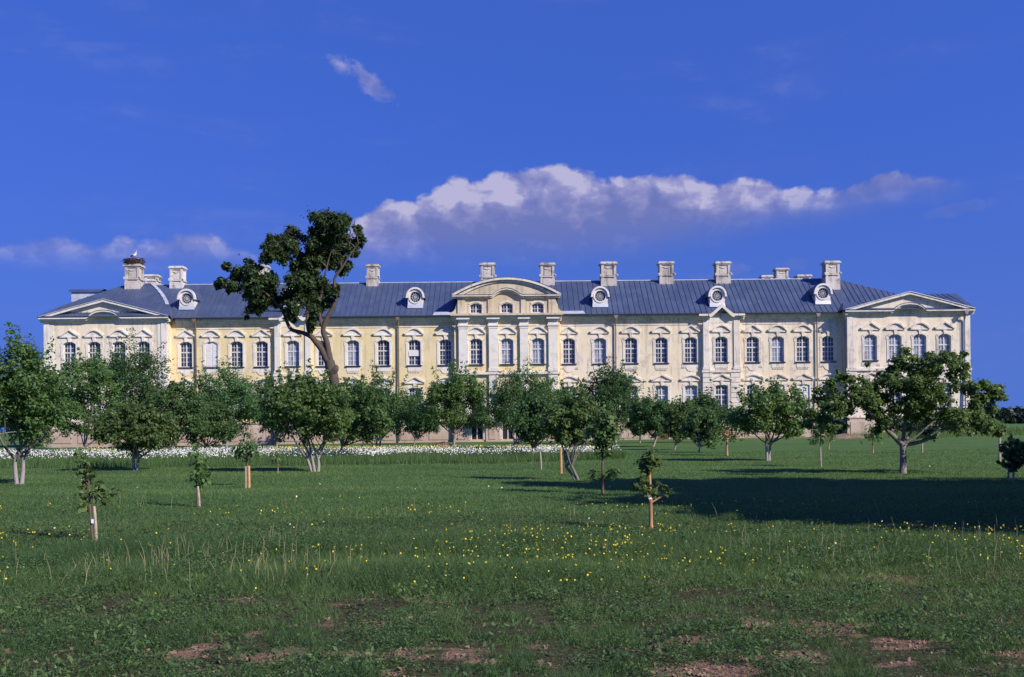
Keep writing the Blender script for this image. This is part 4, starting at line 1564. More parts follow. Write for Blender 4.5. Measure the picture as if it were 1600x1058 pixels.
def fruit_tree(px, py, x0, x1, yt, yb, label, leaf='apple', stems=1, seed=1, n=None, dense=1.0, trunk_r=None, spread=0.8,
               shoots=8, bark='bark', lean=0.0, name='apple_tree', cat='tree', fork_frac=None, deep=0.9, group=GROUP, masses=None, lims=7):
    r = random.Random(seed * 31 + 5)
    base = foot(px, py)
    Y = base.y
    lo, hi = at(x0, yb, Y), at(x1, yt, Y)
    cx, hw = (lo.x + hi.x) / 2 - base.x, (hi.x - lo.x) / 2 * (1.0 if masses else 1.08)
    zb, zt = lo.z - base.z, hi.z - base.z
    zc, hh = (zb + zt) / 2, (zt - zb) / 2
    root = bpy.data.objects.new(name, None)
    COL.objects.link(root)
    root.location = base
    tag(root, label, cat, group)
    dw = hw * deep
    size = (hw * hh * dw) ** (1 / 3)
    nc = int(34 * dense) + 8
    clumps = []
    if masses:
        for (a, b, q) in masses:
            p = at(a, b, Y) - base
            clumps.append([p.x, r.uniform(-0.75, 0.75) * dw, p.z, q / FPX * Y * 1.25])
        nc = len(clumps)
    else:
        for i in range(nc):
            while True:
                q = Vector((r.uniform(-1, 1), r.uniform(-1, 1), r.uniform(-1, 1)))
                if 0.25 < q.length < 0.92:
                    break
            cr = size * r.uniform(0.20, 0.36)
            wz = 1.0 - 0.34 * max(0, q.z)             # broad low down, domed above
            clumps.append([cx + q.x * hw * wz, q.y * dw * wz, zc + q.z * (hh - cr * 0.3), cr])
    fine = sprays(clumps, 8, r)
    for i in range(shoots):                       # upright shoots that break the outline
        a = r.uniform(0, 6.283)
        e = r.uniform(0.25, 1.45)
        q = Vector((math.cos(a) * math.cos(e), math.sin(a) * math.cos(e), math.sin(e)))
        g0 = Vector((cx + q.x * hw * 0.84, q.y * dw * 0.84, zc + q.z * hh * 0.84))
        dirv = (q * 0.6 + Vector((r.uniform(-.2, .2), 0, 0.7))) * size * 0.11
        for k in range(4):
            fine.append([g0.x + dirv.x * k, g0.y + dirv.y * k, g0.z + dirv.z * k, size * (0.10 - 0.016 * k)])
    ls = 0.062 + 0.00062 * Y
    if n is None:
        area = 4 * math.pi * size * size
        n = int(min(21000, max(2000, 3.0 * area / (ls * ls * 0.55)) * dense))
        if masses:
            n = int(n * 1.5)
    cm = leaf_mesh('crown', fine, n, ls, M[leaf], seed + 100, shell=0.15)
    link('crown', cm, root)
    tr = 0.80 * (trunk_r or 0.045 + 0.028 * hw) * (0.86 if stems > 1 else 1.0)
    mb = MB()
    fork = max(0.25, zb * (fork_frac or 0.8))
    starts = []
    for s in range(stems):
        ox = (s - (stems - 1) / 2) * tr * 1.5
        top = Vector((ox * 2.2 + cx * 0.25 + lean, r.uniform(-0.1, 0.1), fork * r.uniform(0.85, 1.15)))
        p = curve_pts((ox, 0, -0.12), top, (r.uniform(-0.06, 0.06), 0, 0), 5)
        mb.tube(p, [tr * (1.35 if i == 0 else 1.0) * (1 - 0.05 * i) for i in range(6)], 8, False)
        starts.append(top)
    # main limbs leave the stem one above the other, then fork towards the leafy masses
    pick = sorted([c for c in clumps[:nc] if abs(c[0] - cx) < 0.78 * hw and c[2] > zb + 0.22 * (zt - zb)], key=lambda c: math.atan2(c[2] - fork, c[0] - cx))
    step = max(1, len(pick) // lims)
    ends = [pick[i] for i in range(0, len(pick), step)]
    for i, c in enumerate(ends):
        s = starts[i % len(starts)]
        e = Vector(c[:3])
        s0 = s + Vector((0, 0, -0.10 * fork * r.random()))
        mid = e - s0
        bend = Vector((mid.x * 0.22 + r.uniform(-.12, .12), mid.y * 0.2, r.uniform(-0.16, 0.10) * mid.length * spread))
        p = curve_pts(s0, e, bend, 7)
        r0 = tr * r.uniform(0.42, 0.72)
        mb.tube(p, [max(0.008, r0 * (1 - 0.125 * k)) for k in range(8)], 6, False)
        near = sorted(clumps[:nc], key=lambda q: (Vector(q[:3]) - p[4]).length)[1:4]
        for q in near:
            a = p[r.choice((2, 3, 4))]
            t = Vector(q[:3])
            if (t - a).length < size * 1.1:
                mb.tube(curve_pts(a, t, (r.uniform(-.08, .08), 0, r.uniform(-.05, .1)), 4), [r0 * 0.5, r0 * 0.4, r0 * 0.3, r0 * 0.2, 0.006], 5, False)
    mb.build('trunk', M[bark], root, smooth_=True)
    return root


T = fruit_tree
# front row
M6 = [(1260 + a / 4.41, 540 + b / 4.41, q / 4.41) for a, b, q in ((760, 90, 60), (690, 130, 60), (640, 200, 60), (850, 110, 50), (900, 120, 50), (970, 110, 45), (1060, 100, 40), (1080, 60, 20), (830, 190, 70), (920, 210, 70), (1010, 210, 60), (1050, 160, 40), (560, 260, 60), (480, 280, 60), (420, 280, 50), (350, 250, 40), (340, 150, 15), (250, 220, 45), (220, 300, 50), (130, 320, 35), (280, 330, 60), (360, 340, 60), (200, 380, 60), (120, 430, 60), (60, 480, 45), (40, 540, 35), (250, 450, 60), (330, 430, 60), (400, 400, 60), (480, 370, 70), (570, 360, 70), (660, 300, 70), (760, 290, 70), (640, 420, 70), (720, 400, 70), (820, 350, 70), (900, 320, 70), (980, 300, 60), (1060, 290, 55), (1150, 300, 50), (1220, 320, 45), (1250, 350, 25), (1180, 380, 60), (1100, 390, 60), (1010, 400, 60), (920, 430, 60), (830, 450, 60), (740, 470, 50), (1200, 470, 55), (1260, 520, 50), (1310, 560, 35), (1130, 480, 60), (1040, 500, 60), (960, 530, 50), (900, 590, 40), (1040, 600, 25), (910, 640, 15), (560, 470, 50), (520, 520, 45), (480, 580, 35), (180, 500, 50), (100, 560, 40), (250, 540, 30), (1200, 570, 40), (1150, 540, 40), (1270, 590, 30))]
T(30, 757, -52, 108, 528, 706, 'large dense apple tree with forked pale trunk past the outer corner of the stork-nest pavilion', 'apple', 2, 1, dense=1.35, shoots=14, trunk_r=0.105)
T(212, 735, 150, 276, 632, 708, 'low bushy apple tree at the edge of the white flowers, before a tall dark pear', 'apple', 2, 2)
T(492, 737, 405, 548, 582, 692, 'wide apple tree with three low pale limbs before the tall crooked tree', 'apple', 3, 3, spread=1.3, dense=1.1, shoots=12, fork_frac=0.45)
T(904, 750, 845, 940, 604, 708, 'leaning apple tree with V-shaped bare limbs beside an orange stake', 'apple', 2, 4, dense=0.8, lean=-0.25, fork_frac=0.55, bark='barkd')
T(1200, 720, 1142, 1268, 606, 682, 'apple tree with forked pale trunk before the bricked-up lower windows', 'apple', 2, 5, dense=0.95, shoots=14)
T(1410, 740, 1288, 1545, 556, 688, 'broad open apple tree with bare curved limb before the pavilion without a nest', 'apple', 1, 6, dense=1.15, shoots=0, trunk_r=0.15, bark='barkd', spread=1.2, masses=M6, lims=6, deep=0.62)
# middle rows
T(130, 716, 92, 192, 556, 694, 'loose light green apple tree before the stork-nest pavilion windows', 'apple', 1, 7, dense=0.62, shoots=12)
T(62, 712, 8, 112, 575, 700, 'apple tree standing behind the large dense one with the forked trunk', 'apple2', 1, 8, dense=0.7)
T(204, 706, 148, 266, 530, 672, 'tall dense dark green pear tree before the stork-nest pavilion', 'pear', 1, 9, dense=1.5, shoots=12, name='pear_tree')
T(268, 714, 236, 318, 596, 694, 'slim bushy fruit tree between the dark pear and the twin-trunked tree', 'apple2', 1, 10)
T(322, 710, 268, 372, 620, 696, 'round-headed apple tree with whitewashed trunk at the flower strip', 'apple2', 1, 11)
T(352, 706, 292, 408, 572, 690, 'tall full fruit tree on two whitewashed trunks before the yellow wall', 'apple2', 2, 12, dense=1.3, shoots=14)
T(432, 703, 398, 470, 582, 688, 'fruit tree half hidden behind the wide apple tree with pale limbs', 'pear', 1, 32, dense=0.8)
T(527, 720, 508, 612, 602, 692, 'apple tree with dark slender trunk in the flowers before the tall crooked tree', 'apple', 1, 13)
T(591, 701, 536, 650, 580, 686, 'tall bushy fruit tree with two white trunks before the yellow wall', 'apple2', 2, 14, dense=1.2, shoots=14)
T(647, 694, 622, 692, 612, 684, 'small apple tree close to the plinth before the yellow wall', 'pear', 1, 15)
T(709, 701, 662, 762, 576, 674, 'vase-shaped apple tree with white trunk beside the earth mound', 'apple', 1, 16, shoots=16, dense=0.9)
T(761, 690, 728, 802, 592, 682, 'rounded dark fruit tree before the portal arch nearest the earth mound', 'pear', 1, 17)
T(806, 700, 762, 884, 576, 692, 'tall many-stemmed fruit tree before the central block', 'apple2', 3, 18, dense=1.4, shoots=14)
T(831, 718, 794, 884, 618, 694, 'apple tree with slim white trunk in the flower strip before the central block', 'apple2', 1, 19)
T(964, 696, 902, 1004, 572, 686, 'tall upright fruit tree with vertical shoots behind the slender tree with low shoots', 'pear', 1, 20, dense=1.2, shoots=18)
T(1020, 698, 985, 1062, 616, 684, 'leaning apple tree with white trunk next to the red-brown cellar door', 'apple2', 1, 21, lean=0.2)
T(1053, 703, 1036, 1090, 624, 694, 'small narrow apple tree beside the red-brown cellar door', 'apple', 1, 22)
T(1091, 707, 1068, 1128, 632, 698, 'small apple tree with white trunk in front of a dark round-headed tree', 'apple2', 1, 23)
T(1104, 691, 1066, 1132, 613, 668, 'dark round-headed fruit tree before the gabled projecting bay', 'pear', 1, 24)
T(507, 695, 466, 545, 592, 676, 'slender fruit tree directly beside the tall crooked trunk', 'apple2', 1, 33, dense=0.8)
T(892, 693, 858, 930, 600, 680, 'fruit tree behind the leaning one, against the central block corner', 'pear', 1, 34, dense=0.8)
T(1000, 692, 972, 1030, 622, 680, 'small fruit tree beside the upright one, close to the plinth', 'pear', 1, 35, dense=0.8)
T(1580, 752, 1556, 1610, 684, 738, 'small dark apple tree standing in the broad shadow', 'pear', 2, 25, dense=0.8, name='apple_tree', shoots=10, trunk_r=0.05)


def sapling(px, py, x0, x1, yt, yb, label, clusters, seed, leaf='apple', bark='stem', stem_r=0.016, nleaf=150, size=0.085, trunk_top=None):
    """young tree: bare stem, a few twigs with leaf clusters given as photo pixels (x, y, radius px)"""
    r = random.Random(seed)
    base = foot(px, py)
    Y = base.y
    root = bpy.data.objects.new('sapling', None)
    COL.objects.link(root)
    root.location = base
    tag(root, label, 'sapling', 'young fruit trees on the lawn')
    cl = []
    for (a, b, q) in clusters:
        p = at(a, b, Y) - base
        cl.append([p.x, r.uniform(-0.6, 0.6) * q / FPX * Y * 1.5, p.z, q / FPX * Y])
    link('crown', leaf_mesh('crown', cl, nleaf, size, M[leaf], seed, shell=0.15, flat=1.0, long=1.6), root)
    tt = at(px if trunk_top is None else trunk_top[0], (yt + yb) / 2 if trunk_top is None else trunk_top[1], Y) - base
    mb = MB()
    p = curve_pts((0, 0, -0.1), tt, (r.uniform(-0.03, 0.03), 0, 0), 6)
    mb.tube(p, [stem_r * (1.5 - 0.12 * i) for i in range(7)], 7, False)
    for c in cl:
        e = Vector(c[:3])
        k = min(range(2, 7), key=lambda i: abs(p[i].z - (e.z - 0.15)))
        mb.tube(curve_pts(p[k], e, (0, 0, -0.03), 4), [stem_r * 0.6, stem_r * 0.5, stem_r * 0.4, stem_r * 0.3, 0.003], 5, False)
    mb.build('trunk', M[bark], root, smooth_=True)
    return base


def stake(px, py, top_px, top_py, label, mat='stake', rad=0.022, dy=0.0):
    b = foot(px, py)
    t = at(top_px, top_py, b.y + dy)
    h = t - b
    mb = MB()
    q = rad
    mb.tube([(0, 0, -0.15), tuple(h * 0.5 + Vector((0.004, 0, 0))), tuple(h * 0.985), tuple(h)], [q * 1.1, q, q * 0.97, q * 0.7], 7)
    o = mb.build('wooden_stake', M[mat], None, b)
    tag(o, label, 'stake', 'stakes in the orchard')
    return o, b


b1 = sapling(146, 846, 120, 180, 700, 790, 'young sapling with sparse leaves forking above a leaning grey stake',
        [(126, 712, 9), (133, 725, 11), (128, 738, 10), (134, 751, 9), (128, 763, 7), (126, 778, 9), (131, 788, 8), (150, 770, 8), (157, 762, 8), (155, 775, 8), (177, 770, 6), (165, 784, 6), (175, 780, 5), (142, 742, 7)], 41, 'apple', 'stem', 0.015, 260, 0.066, (138, 740))
stake(151, 848, 147, 791, 'grey leaning stake beside the sparse forking sapling', 'stake', 0.022)
sapling(309, 792, 298, 330, 698, 765, 'young leafy sapling with small white tag and slanting stake',
        [(306, 708, 9), (310, 722, 11), (316, 736, 12), (308, 745, 10), (320, 750, 10), (312, 758, 8), (306, 695, 6)], 42, 'apple', 'stem', 0.016, 260, 0.075, (308, 715))
stake(312, 793, 309, 760, 'short grey stake at the foot of the sapling with white tag', 'stake', 0.025)
sapling(386, 760, 365, 405, 676, 715, 'young leafy tree tied between two light stakes',
        [(378, 700, 10), (388, 692, 11), (396, 702, 11), (372, 708, 8), (384, 712, 9), (400, 712, 7), (386, 680, 7)], 43, 'apple', 'stem', 0.02, 260, 0.085)
stake(384, 763, 384, 729, 'grey stake of the pair tied to the leafy young tree', 'stake', 0.03)
stake(389, 763, 388.5, 728, 'orange stake of the pair tied to the leafy young tree', 'stakeo', 0.04)
b2 = sapling(1017, 827, 985, 1050, 704, 780, 'young sapling with coppery trunk, white tag and leaf tufts in the tall grass',
        [(1014, 716, 11), (1021, 722, 11), (1006, 727, 10), (1012, 733, 9), (1027, 720, 7), (1002, 750, 9), (996, 760, 8), (1008, 765, 9), (990, 760, 6), (1023, 768, 6), (1042, 768, 6), (1047, 766, 5), (1030, 758, 5), (1018, 708, 6)], 44, 'apple', 'copper', 0.024, 330, 0.072, (1015, 735))
tg = MB().box(-0.022, 0.022, -0.045, -0.035, -0.03, 0.03).build('plastic_tag', M['tag'], None, at(1015.5, 777, b2.y))
tag(tg, 'white plastic tag tied round the coppery sapling trunk', 'tag')
tg = MB().box(-0.018, 0.018, -0.045, -0.035, -0.03, 0.03).build('plastic_tag', M['tag'], None, at(146, 814, b1.y))
tag(tg, 'white plastic tag tied to the sparse forking sapling', 'tag')
sapling(942, 772, 915, 970, 640, 748, 'slender dark young tree with a tuft of low side shoots',
        [(940, 650, 14), (932, 664, 15), (950, 662, 15), (925, 676, 13), (942, 680, 16), (958, 676, 12), (936, 694, 12), (948, 694, 11), (942, 708, 8), (928, 738, 6), (936, 742, 5), (952, 742, 6), (962, 736, 7), (956, 747, 5), (924, 747, 5)], 45, 'apple', 'stem', 0.026, 900, 0.085, (942, 700))
sapling(1136, 712, 1118, 1165, 628, 692, 'young tree with spreading head on an orange trunk',
        [(1130, 650, 13), (1146, 646, 13), (1136, 664, 14), (1152, 664, 12), (1122, 672, 9), (1158, 676, 8), (1136, 682, 9), (1148, 682, 8), (1160, 640, 8)], 46, 'apple', 'copper', 0.05, 700, 0.12, (1136, 680))
sapling(1283, 729, 1268, 1300, 636, 692, 'thin pale sapling between the open lawn and the dark doorway',
        [(1280, 655, 12), (1290, 668, 11), (1274, 672, 10), (1284, 684, 10), (1296, 652, 9), (1270, 690, 6)], 47, 'apple', 'stake', 0.022, 420, 0.10, (1282, 672))
sapling(1364, 708, 1352, 1380, 660, 690, 'thin sapling with coppery stem under the pavilion without a nest', [(1362, 672, 9), (1368, 682, 8), (1358, 684, 7)], 48, 'apple', 'copper', 0.03, 160, 0.12)
sapling(1441, 708, 1428, 1458, 655, 690, 'thin sapling with grey stem before the tall weeds by the pavilion bushes', [(1440, 668, 11), (1448, 678, 9), (1434, 682, 9)], 49, 'apple', 'stake', 0.026, 220, 0.12)
sapling(1295, 702, 1288, 1306, 668, 690, 'tiny staked sapling before the dark doorway', [(1296, 676, 7), (1299, 684, 6)], 50, 'apple', 'copper', 0.03, 90, 0.12)
sapling(434, 740, 424, 446, 705, 730, 'tiny thin sapling beside the wide apple tree with low pale limbs', [(434, 712, 7), (430, 720, 6), (439, 722, 6)], 51, 'apple', 'stake', 0.012, 90, 0.07)
stake(877, 740, 876, 700, 'tall orange stake standing alone beside the leaning apple tree', 'stakeo', 0.045)
stake(846, 734, 844, 706, 'thin grey stake in the grass before the flower strip', 'stake', 0.03)
stake(1562, 722, 1562, 677, 'tall grey stake in the open lawn beside the small dark tree', 'stake', 0.05)


# the tall crooked tree
def tall_tree():
    Y = 93.0
    Z = lambda a, b: at(330 + a / 3.529, 320 + b / 3.529, Y)
    base = Z(692, 1290)
    base.z = float(gz(base.x, Y))
    root = bpy.data.objects.new('tall_tree', None)
    COL.objects.link(root)
    root.location = base
    tag(root, 'tall crooked old tree leaning over the roof with one-sided dark crown', 'tree')
    r = random.Random(11)
    C = [(700, 125, 88), (620, 125, 80), (555, 195, 80), (745, 195, 68), (660, 260, 85), (580, 300, 75), (715, 325, 55), (640, 190, 70),
         (430, 150, 58), (380, 200, 62), (325, 195, 34), (290, 280, 46), (350, 275, 55), (450, 245, 60), (480, 330, 70), (410, 300, 45),
         (230, 370, 62), (150, 395, 52), (85, 440, 36), (120, 360, 26), (200, 450, 66), (270, 450, 72), (330, 425, 56), (250, 540, 52), (300, 520, 60), (150, 465, 40),
         (205, 585, 24), (265, 592, 24), (345, 520, 55), (480, 420, 70), (560, 415, 78), (440, 520, 58), (520, 510, 66), (590, 510, 56), (650, 455, 42),
         (460, 590, 50), (540, 590, 56), (425, 605, 36), (590, 590, 36), (650, 540, 38), (570, 650, 32), (560, 690, 22), (800, 170, 34), (780, 260, 30), (690, 490, 26), (170, 610, 14), (735, 90, 45), (660, 75, 40), (790, 110, 30), (110, 480, 24), (60, 460, 18)]
    cl = []
    for (a, b, q) in C:
        p = Z(a, b) - base
        rr_ = q / 3.529 / FPX * Y * 0.90
        yo = r.uniform(-2.2, 2.2)
        for k in range(20):                      # each mass is made of many small sprays
            d = Vector((r.gauss(0, 1), r.gauss(0, 1), r.gauss(0, 1))).normalized() * (0.25 + 0.75 * r.random() ** 0.7)
            cl.append([p.x + d.x * rr_, yo + d.y * rr_ * 1.2, p.z + d.z * rr_, rr_ * r.uniform(0.20, 0.44)])
    link('crown', leaf_mesh('crown', cl, 58000, 0.19, M['ash'], 77, shell=0.1, flat=0.9, up=0.35, long=1.7), root)
    mb = MB()

    def limb(pts, rad, dy):
        P = [Z(a, b) - base + Vector((0, d, 0)) for (a, b), d in zip(pts, dy)]
        # smooth the path
        out, rd = [], []
        for i in range(len(P) - 1):
            p0, p1, p2, p3 = P[max(i - 1, 0)], P[i], P[i + 1], P[min(i + 2, len(P) - 1)]
            for k in range(4):
                t = k / 4
                out.append(0.5 * ((2 * p1) + (p2 - p0) * t + (2 * p0 - 5 * p1 + 4 * p2 - p3) * t * t + (3 * p1 - p0 - 3 * p2 + p3) * t ** 3))
                rd.append(rad[i] * (1 - t) + rad[i + 1] * t)
        out.append(P[-1])
        rd.append(rad[-1])
        mb.tube(out, [q * 0.70 for q in rd], 10, False)
    limb([(692, 1300), (690, 1150), (686, 1040), (676, 960), (660, 905), (652, 860)], [1.05, 0.72, 0.62, 0.62, 0.70, 0.62], [0, 0, 0, 0, 0, 0])
    limb([(655, 890), (610, 800), (575, 755), (548, 725), (500, 705), (445, 688), (418, 640), (400, 590), (340, 520), (250, 450), (150, 410)], [0.52, 0.40, 0.36, 0.32, 0.26, 0.24, 0.20, 0.17, 0.13, 0.10, 0.04], [0, 0, 0, 0, -.1, -.2, -.3, -.4, -.5, -.6, -.6])
    limb([(560, 742), (535, 690), (527, 640), (526, 560), (500, 450), (450, 330), (400, 220)], [0.28, 0.24, 0.22, 0.18, 0.14, 0.10, 0.04], [0, .1, .2, .3, .4, .4, .4])
    limb([(660, 895), (645, 800), (635, 750), (617, 690), (640, 620), (675, 560), (686, 490), (680, 410), (722, 345), (770, 270), (812, 215)], [0.50, 0.38, 0.36, 0.32, 0.28, 0.26, 0.22, 0.19, 0.15, 0.10, 0.04], [0, 0, 0, 0, 0, 0, 0, 0, 0, 0, 0])
    limb([(620, 690), (600, 630), (596, 560), (610, 440), (640, 300), (690, 130)], [0.24, 0.20, 0.17, 0.14, 0.10, 0.04], [0, .1, .3, .5, .6, .6])
    limb([(640, 790), (600, 760), (560, 745)], [0.24, 0.22, 0.2], [.1, .1, .1])
    limb([(668, 930), (690, 905), (694, 885)], [0.45, 0.42, 0.16], [-.2, -.3, -.3])
    nodes = [Vector(v) for v in mb.v[::10]]
    for (a, b, q) in C:                           # fine twigs reaching into every mass
        p = Z(a, b) - base
        o = min(nodes, key=lambda v: (v - p).length + (0.6 if v.z > p.z else 0))
        mb.tube(curve_pts(o, p, (0, 0, 0.15), 5), [0.07, 0.06, 0.05, 0.04, 0.03, 0.015], 5, False)
        for k in range(4):
            e = p + Vector((r.uniform(-1, 1), r.uniform(-1, 1), r.uniform(-0.6, 1))) * q / 3.529 / FPX * Y * 0.9
            mb.tube([p, (p + e) / 2 + Vector((0, 0, 0.05)), e], [0.03, 0.022, 0.008], 4, False)
    mb.build('trunk', M['barkb'], root, smooth_=True)


tall_tree()


def big_tree(x, y, h, rad, zlow, label, seed, n=11000):
    """broad tree beside the lawn, whose shade falls across it"""
    r = random.Random(seed)
    root = bpy.data.objects.new('lime_tree', None)
    COL.objects.link(root)
    root.location = (x, y, float(gz(x, y)))
    tag(root, label, 'tree', 'broad trees whose shade crosses the lawn')
    cl = []
    for i in range(70):
        while True:
            q = Vector((r.uniform(-1, 1), r.uniform(-1, 1), r.uniform(-1, 1)))
            if 0.2 < q.length < 0.9:
                break
        cl.append([q.x * rad, q.y * rad, (h + zlow) / 2 + q.z * (h - zlow) / 2, rad * r.uniform(0.2, 0.34)])
    link('crown', leaf_mesh('crown', cl, n, 0.46, M['apple2'], seed, shell=0.3), root)
    mb = MB()
    mb.tube(curve_pts((0, 0, -0.2), (0, 0, h * 0.7), (0.2, 0, 0), 6), [0.42, 0.32, 0.28, 0.24, 0.2, 0.14, 0.08], 9, False)
    for c in cl[:14]:
        mb.tube(curve_pts((0, 0, zlow * 0.9 + 0.3), c[:3], (0, 0, 0.2), 5), [0.14, 0.12, 0.09, 0.07, 0.05, 0.02], 6, False)
    mb.build('trunk', M['barkd'], root, smooth_=True)


big_tree(16.4, 13.2, 11.0, 4.4, 2.4, 'broad lime tree at the near end of the shading row', 61)
big_tree(17.8, 19.2, 11.6, 4.4, 2.6, 'broad lime tree in the middle of the shading row', 62)
big_tree(25.0, 16.5, 12.0, 5.4, 2.2, 'broadest lime tree behind the shading row', 64)
big_tree(13.6, 20.6, 10.8, 2.0, 6.0, 'slim lime tree at the palace end of the shading row', 63, 4500)


# shrubs and tall weeds round the right corner
def shrub(px, py, Y, w, h, seed, label, leaf='pear', n=3500):
    p = at(px, py, Y)
    r = random.Random(seed)
    root = bpy.data.objects.new('shrub', None)
    COL.objects.link(root)
    root.location = (p.x, Y, float(gz(p.x, Y)))
    tag(root, label, 'shrub', 'bushes round the foot of the palace')
    cl = []
    for i in range(22):
        a, q = r.uniform(0, 6.283), r.random() ** 0.5
        cl.append([math.cos(a) * q * w * 0.8, math.sin(a) * q * w * 0.5, h * r.uniform(0.15, 0.85) * (1.05 - 0.45 * q * q), w * r.uniform(0.16, 0.28)])
    link('foliage', leaf_mesh('foliage', cl, n, 0.17, M[leaf], seed), root)
    mb = MB()
    for c in cl[:10]:
        mb.tube(curve_pts((c[0] * 0.2, c[1] * 0.2, -0.1), c[:3], (0, 0, 0.1), 4), [0.05, 0.04, 0.03, 0.02, 0.01], 5, False)
    mb.build('stem', M['stem'], root)


shrub(1462, 690, 108.5, 3.3, 3.4, 71, 'largest dark dense bush against the pavilion without a nest')
shrub(1512, 690, 109.0, 2.7, 2.9, 72, 'dark bush at the outer corner of the pavilion without a nest', 'pear')
shrub(1545, 690, 106.0, 2.0, 1.7, 73, 'low lighter bush beyond the outer corner of the palace', 'apple2', 2200)
shrub(1408, 690, 109.5, 2.2, 2.6, 74, 'rounded bush beneath the middle pavilion windows', 'pear', 2400)

# earth mound and rubble beside the vase-shaped tree
def heap(name, px, py, w, h, mat, label, cat, seed):
    b = foot(px, py)
    g = np.random.default_rng(seed)
    mb = MB()
    n, m = 18, 6
    for j in range(m):
        a0, a1 = j / m, (j + 1) / m
        for i in range(n):
            q = []
            for (ii, aa) in ((i, a0), (i + 1, a0), (i + 1, a1), (i, a1)):
                t = 2 * math.pi * ii / n
                rad = (1 - aa) ** 0.75 * w * (1 + 0.22 * math.sin(3 * t + seed) + 0.10 * math.sin(7 * t + aa * 9))
                q.append((rad * math.cos(t), rad * 0.6 * math.sin(t), h * (aa ** 0.6) * (1 + 0.14 * math.sin(5 * t + 6 * aa)) - 0.08))
            mb.face(*q)
    o = mb.build(name, M[mat], None, b)
    tag(o, label, cat)


heap('earth_mound', 694, 701, 1.05, 0.55, 'soil', 'brown earth mound beside the white trunk of the vase-shaped tree', 'mound', 5)
heap('earth_mound', 1320, 685, 2.2, 0.5, 'soil', 'low heap of brown earth before the dark doorway', 'mound', 8)
heap('stone', 545, 693, 0.8, 0.30, 'plinth', 'flat pale stone at the foot of the tall crooked tree', 'stone', 4)

# the far wood on the right horizon
g_ = np.random.default_rng(5)
cl = []
for i in range(1100):
    x = g_.uniform(250, 460) if i % 2 else (g_.uniform(60, 900) if i % 4 else g_.uniform(-900, -80))
    y = 690 + g_.uniform(-30, 60)
    hgt = 8.2 + 4.0 * fbm(x * 0.03, 3.0, 2, 3) + g_.uniform(-1.2, 1.2)
    cl.append([x, y, hgt * g_.uniform(0.15, 0.95), hgt * g_.uniform(0.20, 0.30)])
fm = leaf_mesh('forest', cl, 34000, 1.9, M['forest'], 9, shell=0.3)
o = link('forest', fm)
tag(o, 'distant dark wood along the horizon', 'wood', kind='stuff')


# ------------------------------------------------------------------ grass, weeds and flowers
def scatter(n, d0, d1, g, half=0.60):
    d = d0 * (d1 / d0) ** g.random(n)
    u = g.uniform(-half, half, n)
    return u * d, d


def blades(name, x, y, h, w, lean, mat, tint, g):
    n = len(x)
    z = gz(x, y) - 0.01
    a = g.uniform(0, 2 * np.pi, n)
    c, s = np.cos(a) * w / 2, np.sin(a) * w / 2
    b = g.uniform(0, 2 * np.pi, n)
    lx, ly = np.cos(b) * lean * h, np.sin(b) * lean * h
    p0 = np.stack([x - c, y - s, z], -1)
    p1 = np.stack([x + c, y + s, z], -1)
    p2 = np.stack([x + lx, y + ly, z + h], -1)
    return np_mesh(name, np.stack([p0, p1, p2], 1).reshape(-1, 3), 3, mat, tint)


def leaves(name, p, size, mat, tint, g, up=1.0, long=1.3):
    n = len(p)
    nrm = unit(n, g) * 0.75 + np.array([0, 0, up])
    nrm /= np.linalg.norm(nrm, axis=1, keepdims=True)
    a = np.cross(nrm, unit(n, g))
    a /= np.linalg.norm(a, axis=1, keepdims=True) + 1e-9
    b = np.cross(nrm, a)
    s = size[:, None]
    v = np.stack([p - a * s * long / 2, p + b * s * 0.4, p + a * s * long / 2, p - b * s * 0.4], 1).reshape(-1, 3)
    return np_mesh(name, v, 4, mat, tint)


def tall_zone(x, y):
    """1 where the unmown strip of tall grass stands"""
    e = 0.9 * (fbm(x * 0.25, y * 0.2, 4, 3) - 0.5)
    return smooth(10.2, 11.4, y + e * 2) * smooth(16.6, 14.2, y + e * 3)


g1 = np.random.default_rng(21)
N = 760000
x, y = scatter(N, 5.2, 62, g1)
tz = tall_zone(x, y)
soil = soil_mask(x, y)
patch = fbm(x * 0.8, y * 0.8, 5, 4)
tuft = fbm(x * 3.5, y * 3.5, 1, 3)
keep = g1.random(N) > soil * 0.82
keep &= ~((y < 10.3) & (g1.random(N) > 0.22 + 1.3 * smooth(0.42, 0.58, tuft)))
h = 0.045 + 0.02 * g1.random(N)
h = np.where(y < 10.5, 0.018 + 0.115 * smooth(0.46, 0.68, tuft) * g1.random(N) ** 0.7, h)
h = h + tz * (0.05 + 0.15 * smooth(0.32, 0.68, patch) * (0.4 + 0.6 * g1.random(N)))
h = h + 0.05 * smooth(0.55, 0.7, patch) * smooth(24, 19, y) * g1.random(N) * (y > 15)
w = 0.0052 * (y / 8.0) ** 0.85 * (0.7 + 0.6 * g1.random(N))
bright = fbm(x * 0.12, y * 0.5, 6, 4)
tint = 0.42 + 1.1 * (bright - 0.5) + 0.22 * g1.normal(size=N) + 0.22 * smooth(16, 22, y) - 0.16 * tz * smooth(0.4, 0.7, patch)
k = keep
gm = blades('grass', x[k], y[k], h[k], w[k], 0.45 + 0.5 * g1.random(k.sum()), M['grass'], np.clip(tint[k], 0, 1), g1)
tag(link('grass', gm), 'green lawn and rough grass before the palace', 'grass', kind='stuff')

